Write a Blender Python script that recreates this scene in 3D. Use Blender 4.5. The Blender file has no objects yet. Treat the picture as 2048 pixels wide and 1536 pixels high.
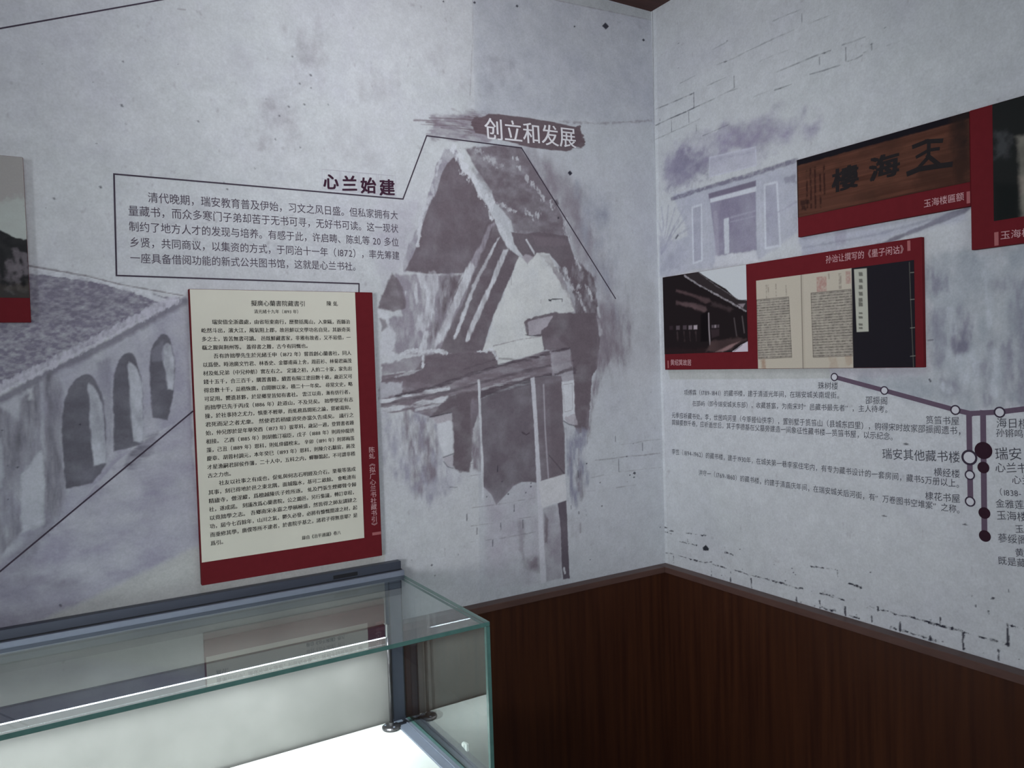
import bpy, math, random
import numpy as np
from mathutils import Matrix, Vector

# ------------------------------------------------------------------ camera, world, lights
C = bpy.context.scene.collection
CAM = np.array([-1.63828591, -1.81050554, 1.56259409])
YAW, PITCH, ROLL, FPX = math.radians(31.31935895), math.radians(-1.73272042), math.radians(-1.81948316), 1556.8228924
_f = np.array([math.sin(YAW)*math.cos(PITCH), math.cos(YAW)*math.cos(PITCH), math.sin(PITCH)])
_r = np.array([math.cos(YAW), -math.sin(YAW), 0.0]); _u = np.cross(_r, _f)
RGT = math.cos(ROLL)*_r + math.sin(ROLL)*_u
UPV = -math.sin(ROLL)*_r + math.cos(ROLL)*_u
cam = bpy.data.objects.new('camera', bpy.data.cameras.new('camera')); C.objects.link(cam)
cam.data.sensor_width = 36.0; cam.data.lens = FPX/2048*36.0; cam.data.clip_start = 0.02
cam.matrix_world = Matrix(((RGT[0], UPV[0], -_f[0], CAM[0]), (RGT[1], UPV[1], -_f[1], CAM[1]),
                           (RGT[2], UPV[2], -_f[2], CAM[2]), (0, 0, 0, 1)))
S = bpy.context.scene
S.camera = cam
S.view_settings.view_transform = 'Standard'; S.view_settings.look = 'None'
S.view_settings.gamma = 1.0; S.view_settings.use_curve_mapping = False
S.view_settings.exposure = 0.0
S.cycles.max_bounces = 8; S.cycles.transparent_max_bounces = 16

w = bpy.data.worlds.new('world'); S.world = w; w.use_nodes = True
w.node_tree.nodes['Background'].inputs[0].default_value = (0.75, 0.85, 0.9, 1)
w.node_tree.nodes['Background'].inputs[1].default_value = 0.25

def area(name, loc, target, sx, sy, power, col, spread=math.pi):
    l = bpy.data.lights.new(name, 'AREA'); l.shape = 'RECTANGLE'; l.size = sx; l.size_y = sy
    l.energy = power; l.color = col; l.spread = spread
    o = bpy.data.objects.new(name, l); C.objects.link(o); o.location = loc
    o.rotation_euler = (Vector(target)-Vector(loc)).to_track_quat('-Z', 'Y').to_euler()
    return o
HC = 2.6081; HW = 0.92
ROOM_X, ROOM_Y = -4.2, -3.9
DAY = (0.975, 0.95, 0.99)
area('window_daylight', (-1.8, ROOM_Y+0.12, 1.6), (-1.5, 0, 1.5), 1.9, 1.5, 16.0, DAY)
area('added_corner_light', (ROOM_X+0.2, -2.6, 1.6), (-0.2, -0.2, 1.55), 1.0, 1.0, 5.6, DAY, math.radians(40))  # added light, narrow spread so the corner is brighter than the wall edges
area('ceiling_lamp_light', (-1.0, -0.70, HC-0.09), (-0.90, 0.0, 2.3), 0.5, 0.5, 5.2, DAY)

# ------------------------------------------------------------------ helpers: colour, materials
def s2l(c):
    c = np.asarray(c, float)
    return np.where(c <= 0.04045, c/12.92, ((c+0.055)/1.055)**2.4)
def rgb(r, g, b): return s2l(np.array([r, g, b])/255.0)
def rgba(c): return (float(c[0]), float(c[1]), float(c[2]), 1.0)

def mat(name, col, rough=0.6, spec=0.4, metal=0.0, var=0.0, scale=20.0, stretch=(1, 1, 1), bump=0.0, emit=None, attr=None, detail=6, col2=None):
    m = bpy.data.materials.new(name); m.use_nodes = True
    nt = m.node_tree; b = nt.nodes['Principled BSDF']
    b.inputs['Roughness'].default_value = rough; b.inputs['Specular IOR Level'].default_value = spec
    b.inputs['Metallic'].default_value = metal
    tc = nt.nodes.new('ShaderNodeTexCoord'); mp = nt.nodes.new('ShaderNodeMapping'); mp.inputs['Scale'].default_value = stretch
    nt.links.new(tc.outputs['Object'], mp.inputs['Vector'])
    nz = nt.nodes.new('ShaderNodeTexNoise'); nz.inputs['Scale'].default_value = scale; nz.inputs['Detail'].default_value = detail
    nt.links.new(mp.outputs['Vector'], nz.inputs['Vector'])
    if attr:
        a = nt.nodes.new('ShaderNodeAttribute'); a.attribute_name = attr; src = a.outputs['Color']
    else:
        v = nt.nodes.new('ShaderNodeRGB'); v.outputs[0].default_value = rgba(col); src = v.outputs[0]
    if col2 is not None:
        rp = nt.nodes.new('ShaderNodeValToRGB')
        rp.color_ramp.elements[0].position = 0.35; rp.color_ramp.elements[1].position = 0.68
        rp.color_ramp.elements[0].color = rgba(col); rp.color_ramp.elements[1].color = rgba(col2)
        nt.links.new(nz.outputs['Fac'], rp.inputs['Fac']); src = rp.outputs['Color']
    elif var > 0:
        mr = nt.nodes.new('ShaderNodeMapRange'); mr.inputs['From Min'].default_value = 0.25; mr.inputs['From Max'].default_value = 0.75
        mr.inputs['To Min'].default_value = 1-var; mr.inputs['To Max'].default_value = 1+var
        nt.links.new(nz.outputs['Fac'], mr.inputs['Value'])
        mx = nt.nodes.new('ShaderNodeMix'); mx.data_type = 'RGBA'; mx.blend_type = 'MULTIPLY'; mx.inputs['Factor'].default_value = 1.0
        nt.links.new(src, mx.inputs['A']); nt.links.new(mr.outputs['Result'], mx.inputs['B']); src = mx.outputs['Result']
    nt.links.new(src, b.inputs['Base Color'])
    if bump > 0:
        bp = nt.nodes.new('ShaderNodeBump'); bp.inputs['Strength'].default_value = bump; bp.inputs['Distance'].default_value = 0.002
        nt.links.new(nz.outputs['Fac'], bp.inputs['Height']); nt.links.new(bp.outputs['Normal'], b.inputs['Normal'])
    if emit:
        b.inputs['Emission Color'].default_value = rgba(emit[0]); b.inputs['Emission Strength'].default_value = emit[1]
    return m

def glass_mat(name, tint, ior=1.5):
    m = bpy.data.materials.new(name); m.use_nodes = True; nt = m.node_tree
    for n in list(nt.nodes): nt.nodes.remove(n)
    out = nt.nodes.new('ShaderNodeOutputMaterial'); mix = nt.nodes.new('ShaderNodeMixShader')
    tr = nt.nodes.new('ShaderNodeBsdfTransparent'); tr.inputs['Color'].default_value = rgba(tint)
    gl = nt.nodes.new('ShaderNodeBsdfGlossy'); gl.inputs['Roughness'].default_value = 0.0
    gl.inputs['Color'].default_value = (0.95, 0.98, 0.97, 1)
    fr = nt.nodes.new('ShaderNodeFresnel'); geo = nt.nodes.new('ShaderNodeNewGeometry')
    mr = nt.nodes.new('ShaderNodeMapRange'); mr.inputs['To Min'].default_value = ior; mr.inputs['To Max'].default_value = 1/ior
    nt.links.new(geo.outputs['Backfacing'], mr.inputs['Value']); nt.links.new(mr.outputs['Result'], fr.inputs['IOR'])
    nt.links.new(fr.outputs['Fac'], mix.inputs['Fac']); nt.links.new(tr.outputs[0], mix.inputs[1]); nt.links.new(gl.outputs[0], mix.inputs[2])
    nt.links.new(mix.outputs[0], out.inputs['Surface'])
    return m

M = {}
M['mural'] = mat('printed_wallpaper', (1, 1, 1), 0.75, 0.08, attr='ink', var=0.07, scale=220, detail=4)
M['picture'] = mat('printed_picture', (1, 1, 1), 0.7, 0.06, attr='ink', var=0.03, scale=300)
M['text_brown'] = mat('ink_brown', rgb(88, 80, 92), 0.8, 0.05, var=0.1, scale=200)
M['line_dark'] = mat('ink_line', rgb(70, 62, 74), 0.8, 0.05, var=0.1, scale=200)
M['ink_black'] = mat('ink_black', rgb(52, 50, 49), 0.8, 0.05, var=0.15, scale=300)
M['ink_kai'] = mat('ink_grey_black', rgb(76, 78, 86), 0.8, 0.05, var=0.1, scale=300)
M['ink_title'] = mat('ink_title', rgb(64, 40, 56), 0.8, 0.05, var=0.1, scale=300)
M['ink_white'] = mat('ink_white', rgb(222, 222, 226), 0.8, 0.05, var=0.03, scale=200)
M['ink_pink'] = mat('ink_caption', rgb(196, 160, 164), 0.8, 0.05, var=0.04, scale=300)
M['ink_bar'] = mat('ink_caption_bar', rgb(158, 98, 100), 0.8, 0.05, var=0.04, scale=300)
M['ink_grid'] = mat('ink_pale_grid', rgb(176, 172, 184), 0.8, 0.05, var=0.04, scale=300)
M['timeline'] = mat('ink_timeline', rgb(98, 84, 100), 0.8, 0.05, var=0.06, scale=120)
M['dot_dark'] = mat('ink_dot', rgb(52, 34, 44), 0.8, 0.05, var=0.08, scale=120)
M['ring_dark'] = mat('ink_ring', rgb(62, 54, 68), 0.8, 0.05, var=0.08, scale=120)
M['dot_pale'] = mat('ink_ring_inside', rgb(200, 202, 208), 0.8, 0.05, var=0.03, scale=120)
M['red'] = mat('red_board', rgb(100, 31, 37), 0.7, 0.06, var=0.06, scale=60)
M['page'] = mat('cream_page', rgb(208, 207, 194), 0.7, 0.08, var=0.035, scale=9)
M['wood'] = mat('dark_wood_veneer', rgb(50, 26, 17), 0.42, 0.3, scale=7, stretch=(9, 9, 0.35), col2=rgb(66, 37, 22), detail=8)
M['wood_cap'] = mat('wood_cap', rgb(84, 62, 56), 0.45, 0.4, var=0.15, scale=14, stretch=(1, 1, 6))
M['ceiling'] = mat('ceiling_wood', rgb(74, 44, 38), 0.6, 0.3, var=0.2, scale=8, stretch=(1, 10, 1))
M['floor'] = mat('floor_tile', rgb(120, 112, 104), 0.4, 0.4, var=0.12, scale=6)
M['plaster'] = mat('plain_plaster', rgb(196, 200, 202), 0.8, 0.2, var=0.05, scale=10)
M['alu'] = mat('blue_grey_aluminium', rgb(72, 77, 90), 0.42, 0.5, metal=0.35, var=0.05, scale=80, stretch=(0.2, 1, 1))
M['alu_light'] = mat('pale_aluminium', rgb(132, 140, 156), 0.38, 0.5, metal=0.3, var=0.04, scale=80)
M['alu_dark'] = mat('dark_aluminium', rgb(44, 46, 56), 0.4, 0.4, metal=0.2, var=0.06, scale=80)
M['black'] = mat('black_plastic', rgb(26, 27, 32), 0.5, 0.4, var=0.08, scale=80)
M['white_base'] = mat('white_board', rgb(232, 236, 232), 0.6, 0.3, var=0.02, scale=30)
M['white_plastic'] = mat('white_plastic', rgb(228, 230, 226), 0.4, 0.4, var=0.02, scale=60)
M['rod'] = mat('dull_steel', rgb(96, 94, 96), 0.3, 0.5, metal=0.8, var=0.08, scale=90)
M['led_body'] = mat('lamp_housing', rgb(60, 58, 72), 0.45, 0.4, metal=0.2, var=0.05, scale=80)
M['led'] = mat('led_diffuser', rgb(240, 245, 255), 0.4, 0.2, var=0.02, scale=200, emit=(rgb(235, 243, 255), 7.0))
M['glass'] = glass_mat('clear_glass', (0.955, 0.975, 0.97))
M['glass_edge'] = mat('green_glass_edge', rgb(80, 118, 112), 0.2, 0.5, var=0.12, scale=60)
M['white_paint'] = mat('white_paint', rgb(210, 212, 210), 0.5, 0.3, var=0.03, scale=30)
M['sky_pane'] = mat('bright_overcast_pane', rgb(200, 215, 220), 0.3, 0.4, var=0.03, scale=4, emit=(rgb(215, 235, 245), 1.2))

# ------------------------------------------------------------------ helpers: objects
def prop(o, label=None, cat=None, kind=None, group=None):
    if label: o['label'] = label
    if cat: o['category'] = cat
    if kind: o['kind'] = kind
    if group: o['group'] = group
    return o
def empty(name, loc, label, cat, group=None):
    o = bpy.data.objects.new(name, None); C.objects.link(o); o.location = loc; o.empty_display_size = 0.05
    return prop(o, label, cat, group=group)
def link(name, me, mats, parent=None, label=None):
    o = bpy.data.objects.new(name, me); C.objects.link(o)
    for m in (mats if isinstance(mats, (list, tuple)) else [mats]): me.materials.append(m)
    if parent is not None:
        o.parent = parent
        o.matrix_parent_inverse = Matrix.Translation(-parent.location)
    if label: o['label'] = label
    return o
class MB:
    def __init__(s): s.v = []; s.f = []; s.mi = []
    def add(s, vs, fs, mi=0):
        n = len(s.v); s.v += [tuple(map(float, p)) for p in vs]; s.f += [tuple(i+n for i in f) for f in fs]; s.mi += [mi]*len(fs)
    def box(s, a, b, mi=0, edge_mi=None, thin=None):
        x0, y0, z0 = a; x1, y1, z1 = b
        vs = [(x0,y0,z0),(x1,y0,z0),(x1,y1,z0),(x0,y1,z0),(x0,y0,z1),(x1,y0,z1),(x1,y1,z1),(x0,y1,z1)]
        fs = [(0,3,2,1),(4,5,6,7),(0,1,5,4),(1,2,6,5),(2,3,7,6),(3,0,4,7)]
        ax = [2, 2, 1, 0, 1, 0]
        n = len(s.v); s.v += vs
        for f, k in zip(fs, ax):
            s.f.append(tuple(i+n for i in f)); s.mi.append(mi if (edge_mi is None or k == thin) else edge_mi)
    def cyl(s, p, q, r0, r1=None, n=20, mi=0):
        r1 = r0 if r1 is None else r1
        p = Vector(p); q = Vector(q); d = (q-p).normalized()
        a = d.orthogonal().normalized(); b = d.cross(a)
        vs = []
        for c, r in ((p, r0), (q, r1)):
            for i in range(n):
                t = 2*math.pi*i/n; vs.append(c + a*math.cos(t)*r + b*math.sin(t)*r)
        fs = [(i, (i+1) % n, n+(i+1) % n, n+i) for i in range(n)] + [tuple(range(n-1, -1, -1)), tuple(range(n, 2*n))]
        s.add(vs, fs, mi)
    def lathe(s, c, prof, n=28, mi=0):
        vs = []; fs = []
        for r, z in prof:
            for i in range(n):
                t = 2*math.pi*i/n; vs.append((c[0]+r*math.cos(t), c[1]+r*math.sin(t), c[2]+z))
        for k in range(len(prof)-1):
            for i in range(n): fs.append((k*n+i, k*n+(i+1) % n, (k+1)*n+(i+1) % n, (k+1)*n+i))
        fs += [tuple(range(n-1, -1, -1)), tuple(range((len(prof)-1)*n, len(prof)*n))]
        s.add(vs, fs, mi)
    def build(s, name, mats, parent=None, label=None, bevel=0.0, smooth=False):
        me = bpy.data.meshes.new(name); me.from_pydata(s.v, [], s.f)
        me.polygons.foreach_set('material_index', s.mi)
        if smooth: me.polygons.foreach_set('use_smooth', [True]*len(s.f))
        me.update()
        o = link(name, me, mats, parent, label)
        if bevel:
            b = o.modifiers.new('bevel', 'BEVEL'); b.width = bevel; b.segments = 2; b.limit_method = 'ANGLE'
        return o

# ------------------------------------------------------------------ the two mural walls as (u, z) planes
def ray(px): return (px[0]-1024)/FPX*RGT - (px[1]-768)/FPX*UPV + _f
class Plane:
    """side 'L': wall y=0, u = x.  side 'R': wall x=0, u = -y.  off = distance in front of the wall."""
    def __init__(s, side, off=0.0): s.side = side; s.off = off
    def uv(s, px):
        d = ray(px); k = 1 if s.side == 'L' else 0
        P = CAM + d*((-s.off-CAM[k])/d[k])
        return (P[0], P[2]) if s.side == 'L' else (-P[1], P[2])
    def xyz(s, u, z, off=None):
        o = s.off if off is None else off
        return (u, -o, z) if s.side == 'L' else (-o, -u, z)
    def at(s, off): return Plane(s.side, off)

def crop(x0, y0, k): return lambda pts: [(x0+x/k, y0+y/k) for x, y in pts]

# ---- flat ink shapes (lines, rings, dots) and lettering, each one mesh
class Ink:
    def __init__(s, plane): s.p = plane; s.v = []; s.f = []; s.mi = []
    def poly(s, uvs, mi=0, lift=0.0):
        lift += (len(s.f) % 8)*2.5e-5
        n = len(s.v); s.v += [s.p.xyz(u, z, s.p.off+lift) for u, z in uvs]; s.f.append(tuple(range(n, n+len(uvs)))); s.mi.append(mi)
    def line(s, pxs, width, mi=0, lift=0.0, closed=False):
        P = [np.array(s.p.uv(q)) for q in pxs]
        if closed: P = P + [P[0]]
        for a, b in zip(P[:-1], P[1:]):
            d = (b-a)/np.linalg.norm(b-a); n = np.array([-d[1], d[0]])*width/2; e = d*width/2
            s.poly([a-e-n, b+e-n, b+e+n, a-e+n], mi, lift)
    def disc(s, c, r, mi=0, lift=0.0, n=40):
        s.poly([(c[0]+r*math.cos(2*math.pi*i/n), c[1]+r*math.sin(2*math.pi*i/n)) for i in range(n)], mi, lift)
    def ring(s, c, r0, r1, mi=0, lift=0.0, n=40):
        for i in range(n):
            a, b = 2*math.pi*i/n, 2*math.pi*(i+1)/n
            s.poly([(c[0]+r*math.cos(t), c[1]+r*math.sin(t)) for r, t in ((r0, a), (r1, a), (r1, b), (r0, b))], mi, lift)
    def build(s, name, mats, parent=None, label=None):
        me = bpy.data.meshes.new(name); me.from_pydata(s.v, [], s.f); me.polygons.foreach_set('material_index', s.mi); me.update()
        return link(name, me, mats, parent, label)

_tc = bpy.data.curves.new('glyph_source', 'FONT'); _tc.resolution_u = 3
_to = bpy.data.objects.new('glyph_source', _tc); C.objects.link(_to)
_gc = {}
def glyph(ch, bold=0.0):
    k = ch
    if k not in _gc:
        _tc.body = ch
        dg = bpy.context.evaluated_depsgraph_get(); dg.update()
        me = bpy.data.meshes.new_from_object(_to.evaluated_get(dg))
        v = np.zeros(len(me.vertices)*3, np.float32); me.vertices.foreach_get('co', v)
        _gc[k] = (v.reshape(-1, 3)[:, :2].astype(float), [tuple(p.vertices) for p in me.polygons])
        bpy.data.meshes.remove(me)
    return _gc[k]
def adv(ch, bold):
    if ch == ' ': return 0.33
    if ord(ch) > 0x2000: return 1.0
    v, _ = glyph(ch, bold)
    return (v[:, 0].max()+0.07) if len(v) else 0.4
def text_on(ink, body, A, B, hf=1.0, bold=0.0, kai=0.0, mi=0, size=None):
    """letters from A to B (both (u, z), the foot of the first and last em box); hf = height/width of one em"""
    A = np.array(A); B = np.array(B); L = np.linalg.norm(B-A)
    tot = sum(adv(c, bold) for c in body); em = L/tot if size is None else size
    ex = (B-A)/L; ez = np.array([-ex[1], ex[0]]); t = 0.0
    for c in body:
        a = adv(c, bold)
        if c != ' ':
            v, fs = glyph(c, bold)
            x = v[:, 0]; y = v[:, 1]+0.09
            if ord(c) > 0x2000: y = y + kai*(x-0.5)*np.where(y > 0.05, 1, 1)
            for q, (dx, dy) in enumerate(((0, 0),) if bold <= 0.005 else ((-bold, 0), (bold, 0)) if bold < 0.02 else ((-bold, -bold*.7), (bold, -bold*.7), (-bold, bold*.7), (bold, bold*.7), (0, 0))):
                P = A[None] + ((t+x+dx)*em)[:, None]*ex[None] + ((y+dy)*em*hf)[:, None]*ez[None]
                n = len(ink.v); ink.v += [ink.p.xyz(float(u), float(z), ink.p.off+q*4e-5) for u, z in P]
                ink.f += [tuple(i+n for i in f) for f in fs]; ink.mi += [mi]*len(fs)
        t += a
def text_px(ink, body, a, b, **k): text_on(ink, body, ink.p.uv(a), ink.p.uv(b), **k)

# ---- mural painter: printed colour per vertex of a fine wall grid
class Painter:
    def __init__(s, plane, us, zs, base, seed):
        s.p = plane; s.us = np.asarray(us); s.zs = np.asarray(zs); s.seed = seed
        s.U, s.Z = np.meshgrid(s.us, s.zs)          # rows = z
        s.C = np.ones(s.U.shape+(3,))*np.asarray(base)
        s.cache = {}
    def noise(s, su, sz, octv=4, seed=0):
        k = (su, sz, octv, seed)
        if k in s.cache: return s.cache[k]
        out = np.zeros(s.U.shape); amp = 1.0; tot = 0
        for o in range(octv):
            rng = np.random.default_rng(s.seed*1000+seed*17+o)
            a, b = su/2**o, sz/2**o
            gu = (s.us-s.us[0])/a; gz = (s.zs-s.zs[0])/b
            L = rng.random((int(gz[-1])+3, int(gu[-1])+3))
            iu = gu.astype(int); iz = gz.astype(int); fu = gu-iu; fz = gz-iz
            fu = fu*fu*(3-2*fu); fz = (fz*fz*(3-2*fz))[:, None]
            r0 = L[iz][:, iu]*(1-fu)+L[iz][:, iu+1]*fu; r1 = L[iz+1][:, iu]*(1-fu)+L[iz+1][:, iu+1]*fu
            out += amp*(r0*(1-fz)+r1*fz); tot += amp; amp *= 0.55
        out = out/tot; out = (out-out.mean())/(out.std()+1e-9)   # ~N(0,1)
        s.cache[k] = out
        return out
    def win(s, P, pad):
        u0, z0 = P.min(0)-pad; u1, z1 = P.max(0)+pad
        i0, i1 = np.searchsorted(s.us, [u0, u1]); j0, j1 = np.searchsorted(s.zs, [z0, z1])
        return slice(j0, j1), slice(i0, i1)
    def blend(s, sl, m, col):
        m = np.clip(m, 0, 1)[..., None]; s.C[sl] = s.C[sl]*(1-m)+np.asarray(col)*m
    def area(s, px, col, a=1.0, soft=2.0, rough=0.0, tex=0.0, grain=(0.012, 0.012), tgrain=None, seed=1, uv=False, round=0):
        """fill a traced outline; soft / rough in mm"""
        rough *= 0.4; tex *= 0.6
        P = np.array(px if uv else [s.p.uv(q) for q in px])
        for _ in range(round):
            Q = np.roll(P, -1, 0); P = np.stack([P*.75+Q*.25, P*.25+Q*.75], 1).reshape(-1, 2)
        pad = (soft+rough*2.5)/1000+0.004; sl = s.win(P, pad)
        U, Z = s.U[sl], s.Z[sl]
        if U.size == 0: return
        d2 = np.full(U.shape, 1e9); ins = np.zeros(U.shape, bool)
        for (ax, az), (bx, bz) in zip(P, np.roll(P, -1, 0)):
            ex, ez = bx-ax, bz-az; L = ex*ex+ez*ez
            if L < 1e-12: continue
            t = np.clip(((U-ax)*ex+(Z-az)*ez)/L, 0, 1)
            d2 = np.minimum(d2, (U-ax-t*ex)**2+(Z-az-t*ez)**2)
            if az != bz: ins ^= ((az > Z) != (bz > Z)) & (U < ax+(Z-az)*ex/(ez if ez != 0 else 1e-12))
        d = np.sqrt(d2)*np.where(ins, 1, -1)
        if rough: d = d+rough/1000*s.noise(grain[0], grain[1], 4, seed)[sl]
        t = np.clip(d/(2*soft/1000)+0.5, 0, 1); m = t*t*(3-2*t)*a
        if tex:
            g = tgrain or (grain if grain != (0.012, 0.012) else (0.06, 0.04)); m = m*np.clip(1+tex*s.noise(g[0], g[1], 4, seed+5)[sl], 0, 1.0/max(a, .01))
        s.blend(sl, m, col)
    def stroke(s, px, width, col, a=1.0, soft=1.0, rough=0.0, dry=0.0, grain=(0.012, 0.012), seed=2, uv=False):
        rough *= 0.4; dry *= 0.7
        P = np.array(px if uv else [s.p.uv(q) for q in px]); hw = width/2000
        pad = hw+(soft+rough*2.5)/1000+0.004; sl = s.win(P, pad); U, Z = s.U[sl], s.Z[sl]
        if U.size == 0: return
        d2 = np.full(U.shape, 1e9)
        for (ax, az), (bx, bz) in zip(P[:-1], P[1:]):
            ex, ez = bx-ax, bz-az; L = ex*ex+ez*ez+1e-12
            t = np.clip(((U-ax)*ex+(Z-az)*ez)/L, 0, 1)
            d2 = np.minimum(d2, (U-ax-t*ex)**2+(Z-az-t*ez)**2)
        d = hw-np.sqrt(d2)
        if rough: d = d+rough/1000*s.noise(grain[0], grain[1], 4, seed)[sl]
        t = np.clip(d/(2*soft/1000)+0.5, 0, 1); m = t*t*(3-2*t)*a
        if dry: m = m*np.clip(1+dry*s.noise(grain[0], grain[1], 4, seed+9)[sl], 0, 1.2)
        s.blend(sl, m, col)
    def mesh(s, name, parent=None, mats=None, label=None, flip=False, off=None):
        nz, nu = s.U.shape; n = nz*nu
        V = np.zeros((n, 3), np.float32); o = s.p.off if off is None else off
        if s.p.side == 'L': V[:, 0] = s.U.ravel(); V[:, 1] = -o
        else: V[:, 0] = -o; V[:, 1] = -s.U.ravel()
        V[:, 2] = s.Z.ravel()
        i = (np.arange(nz-1)[:, None]*nu+np.arange(nu-1)[None]).ravel()
        q = np.stack([i, i+1, i+nu+1, i+nu], 1).astype(np.int32)
        me = bpy.data.meshes.new(name); me.vertices.add(n); me.vertices.foreach_set('co', V.ravel())
        me.loops.add(q.size); me.loops.foreach_set('vertex_index', q.ravel())
        me.polygons.add(len(q)); me.polygons.foreach_set('loop_start', np.arange(0, q.size, 4, dtype=np.int32))
        me.update(calc_edges=True)
        at = me.color_attributes.new('ink', 'FLOAT_COLOR', 'POINT')
        c = np.ones((n, 4), np.float32); c[:, :3] = s.C.reshape(-1, 3); at.data.foreach_set('color', c.ravel())
        return link(name, me, mats or M['mural'], parent, label)
# ------------------------------------------------------------------ wall_left with its printed mural
PAPER = rgb(196, 200, 204); DARK = rgb(110, 101, 108); MID = rgb(134, 127, 136); LILAC = rgb(146, 143, 158); BLK = rgb(46, 46, 58)
LT = rgb(206, 210, 216); WHT = rgb(206, 210, 210); BEIGE = rgb(178, 180, 178)
T3 = crop(0, 500, 2.3262); T6 = crop(740, 180, 2.9534); T7 = crop(740, 600, 2.4776); T8 = crop(1300, 150, 2.6029)
def grid_axis(lo, a, b, hi, fine, coarse):
    L = list(np.arange(lo, a-1e-6, coarse)) if lo < a else []
    R = list(np.arange(b+coarse, hi, coarse))+[hi] if hi > b else []
    n = int(round((b-a)/fine)); return np.array(L+list(np.linspace(a, b, n+1))+R)
PL, PR = Plane('L'), Plane('R')
zs_l = grid_axis(0.0, 0.90, HC, HC, 0.002, 0.3)
A = Painter(PL, grid_axis(ROOM_X, -2.30, 0.0, 0.0, 0.002, 0.25), zs_l, PAPER, 11)

def mottle(P, lil, grn, k=1.0):
    n = P.noise(0.16, 0.16, 4, 31); P.blend(slice(None), np.clip(n*0.11*k, 0, 0.3), lil)
    n = P.noise(0.22, 0.22, 4, 32); P.blend(slice(None), np.clip(n*0.09*k, 0, 0.25), grn)
    n = P.noise(0.02, 0.02, 3, 33); P.blend(slice(None), np.clip(n*0.05*k, 0, 0.2), lil)
    n = P.noise(0.014, 0.022, 3, 34); P.blend(slice(None), np.clip((n-2.0)*0.35*k, 0, 0.35), MID)
def grain_all(P):
    n = P.noise(0.006, 0.006, 3, 91); P.C *= (1+0.022*np.clip(n, -2.5, 2.5))[..., None]
    n = P.noise(0.03, 0.03, 4, 92); P.C *= (1+0.022*np.clip(n, -2.5, 2.5))[..., None]
mottle(A, rgb(176, 176, 192), rgb(186, 196, 194))
ar, st = A.area, A.stroke
VS = (0.012, 0.04)      # vertical streak grain
# soft scruffy patches on the plaster
for x, y, r, a in ((620, 90, 46, .25), (610, 150, 40, .2), (540, 250, 60, .25), (560, 230, 25, .3), (470, 130, 30, .12), (700, 300, 60, .12), (350, 290, 22, .12),
                   (1000, 150, 40, .3), (990, 130, 20, .25), (1040, 140, 18, .25), (960, 200, 40, .2), (860, 110, 30, .15), (740, 180, 30, .18), (770, 170, 30, .15)):
    ar([(x-r, y-r*.8), (x+r*.7, y-r), (x+r, y+r*.7), (x-r*.6, y+r)], MID, a*.55, soft=18, rough=20, tex=1.3, grain=(0.02, 0.03), seed=int(x))
# wallpaper sheet right of the seam is a little greyer
ar([(944, -60), (1316, -60), (1316, 40), (1330, 1128), (960, 1230), (950, 260)], rgb(172, 178, 188), .34, soft=2)
ar([(944, -60), (958, 230), (1316, 250), (1300, -60)], rgb(150, 154, 168), .22, soft=14, rough=10, tex=.5, grain=(.05, .05))
st([(945, 0), (946, 60), (940, 190)], 1.5, MID, .5, soft=1, rough=.8)
# plaster strip under the ceiling
ar([(1100, -24), (1306, 22), (1306, 42), (1110, 0), (1090, -8)], rgb(168, 174, 172), .5, soft=3)
st([(1110, 0), (1190, 17), (1302, 40)], 2, MID, .6, soft=1.5, rough=1)
# faint ledge line right of the heading and scuffs
st([(1120, 243), (1200, 247), (1304, 241)], 6, MID, .5, soft=3, rough=3, dry=.7)

# --- arcade on the left
ar(T3([(-1500,-420),(-260,-10),(130,85),(400,130),(560,170),(740,215),(838,222),(790,255),(640,332),(450,430),(250,530),(0,665),(-260,800),(-1500,1500)]), rgb(122,118,134), .82, soft=2, rough=3, tex=.3, grain=(.009,.005), seed=3)
ar(T3([(130,110),(420,150),(700,230),(400,330),(150,330)]), rgb(104,100,114), .3, soft=20, rough=20, tex=.6, grain=(.02,.006), seed=4)
st(T3([(-1500,-410),(-260,0),(140,96),(480,148),(700,205)]), 9, LT, .75, soft=1.5, rough=3, dry=.3)
st(T3([(-1500,-436),(-260,-24),(136,74),(400,120),(560,160),(850,212)]), 2.5, DARK, .75, soft=1, rough=1)
st(T3([(640,200),(700,215),(760,235),(830,240)]), 8, LT, .8, soft=1.5, rough=4)
ar(T3([(860,215),(640,345),(420,462),(240,550),(0,685),(-260,830),(-1500,1540),(-1500,2400),(-260,1700),(0,1480),(330,1215),(530,1000),(640,900),(890,760),(875,230)]), rgb(158,158,172), .75, soft=2, rough=2, tex=.28, grain=(.03,.05), seed=5)
st(T3([(-1500,1560),(-100,760),(0,700),(245,560),(420,478),(640,358),(850,240)]), 16, rgb(112,110,122), .75, soft=6, rough=3)
st(T3([(-1500,1490),(-200,768),(0,645),(250,522),(450,420),(640,318),(760,256),(815,235)]), 19, rgb(190,190,202), .72, soft=2, rough=4, dry=.35, grain=(.005,.012))
for p in ([(0,720),(90,800),(100,1000),(105,1310),(0,1430),(-260,1640),(-260,900)], [(190,600),(250,560),(285,640),(292,1090),(300,1225),(205,1290),(205,900)],
          [(95,690),(190,620),(190,930),(105,1030),(60,1000)]):
    ar(T3(p), rgb(112,110,120), .55, soft=5, rough=5, tex=.5, grain=(.012,.06), seed=6)
ar(T3([(100,1050),(188,935),(205,1000),(205,1280),(100,1318)]), rgb(184,188,196), .75, soft=3, rough=3, tex=.25)
ar(T3([(0,880),(12,960),(12,1100),(-80,1150),(-80,900)]), rgb(180,184,194), .6, soft=4, rough=3)
ar(T3([(130,650),(150,640),(155,700),(130,700)]), LT, .5, soft=4, rough=4)
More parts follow.
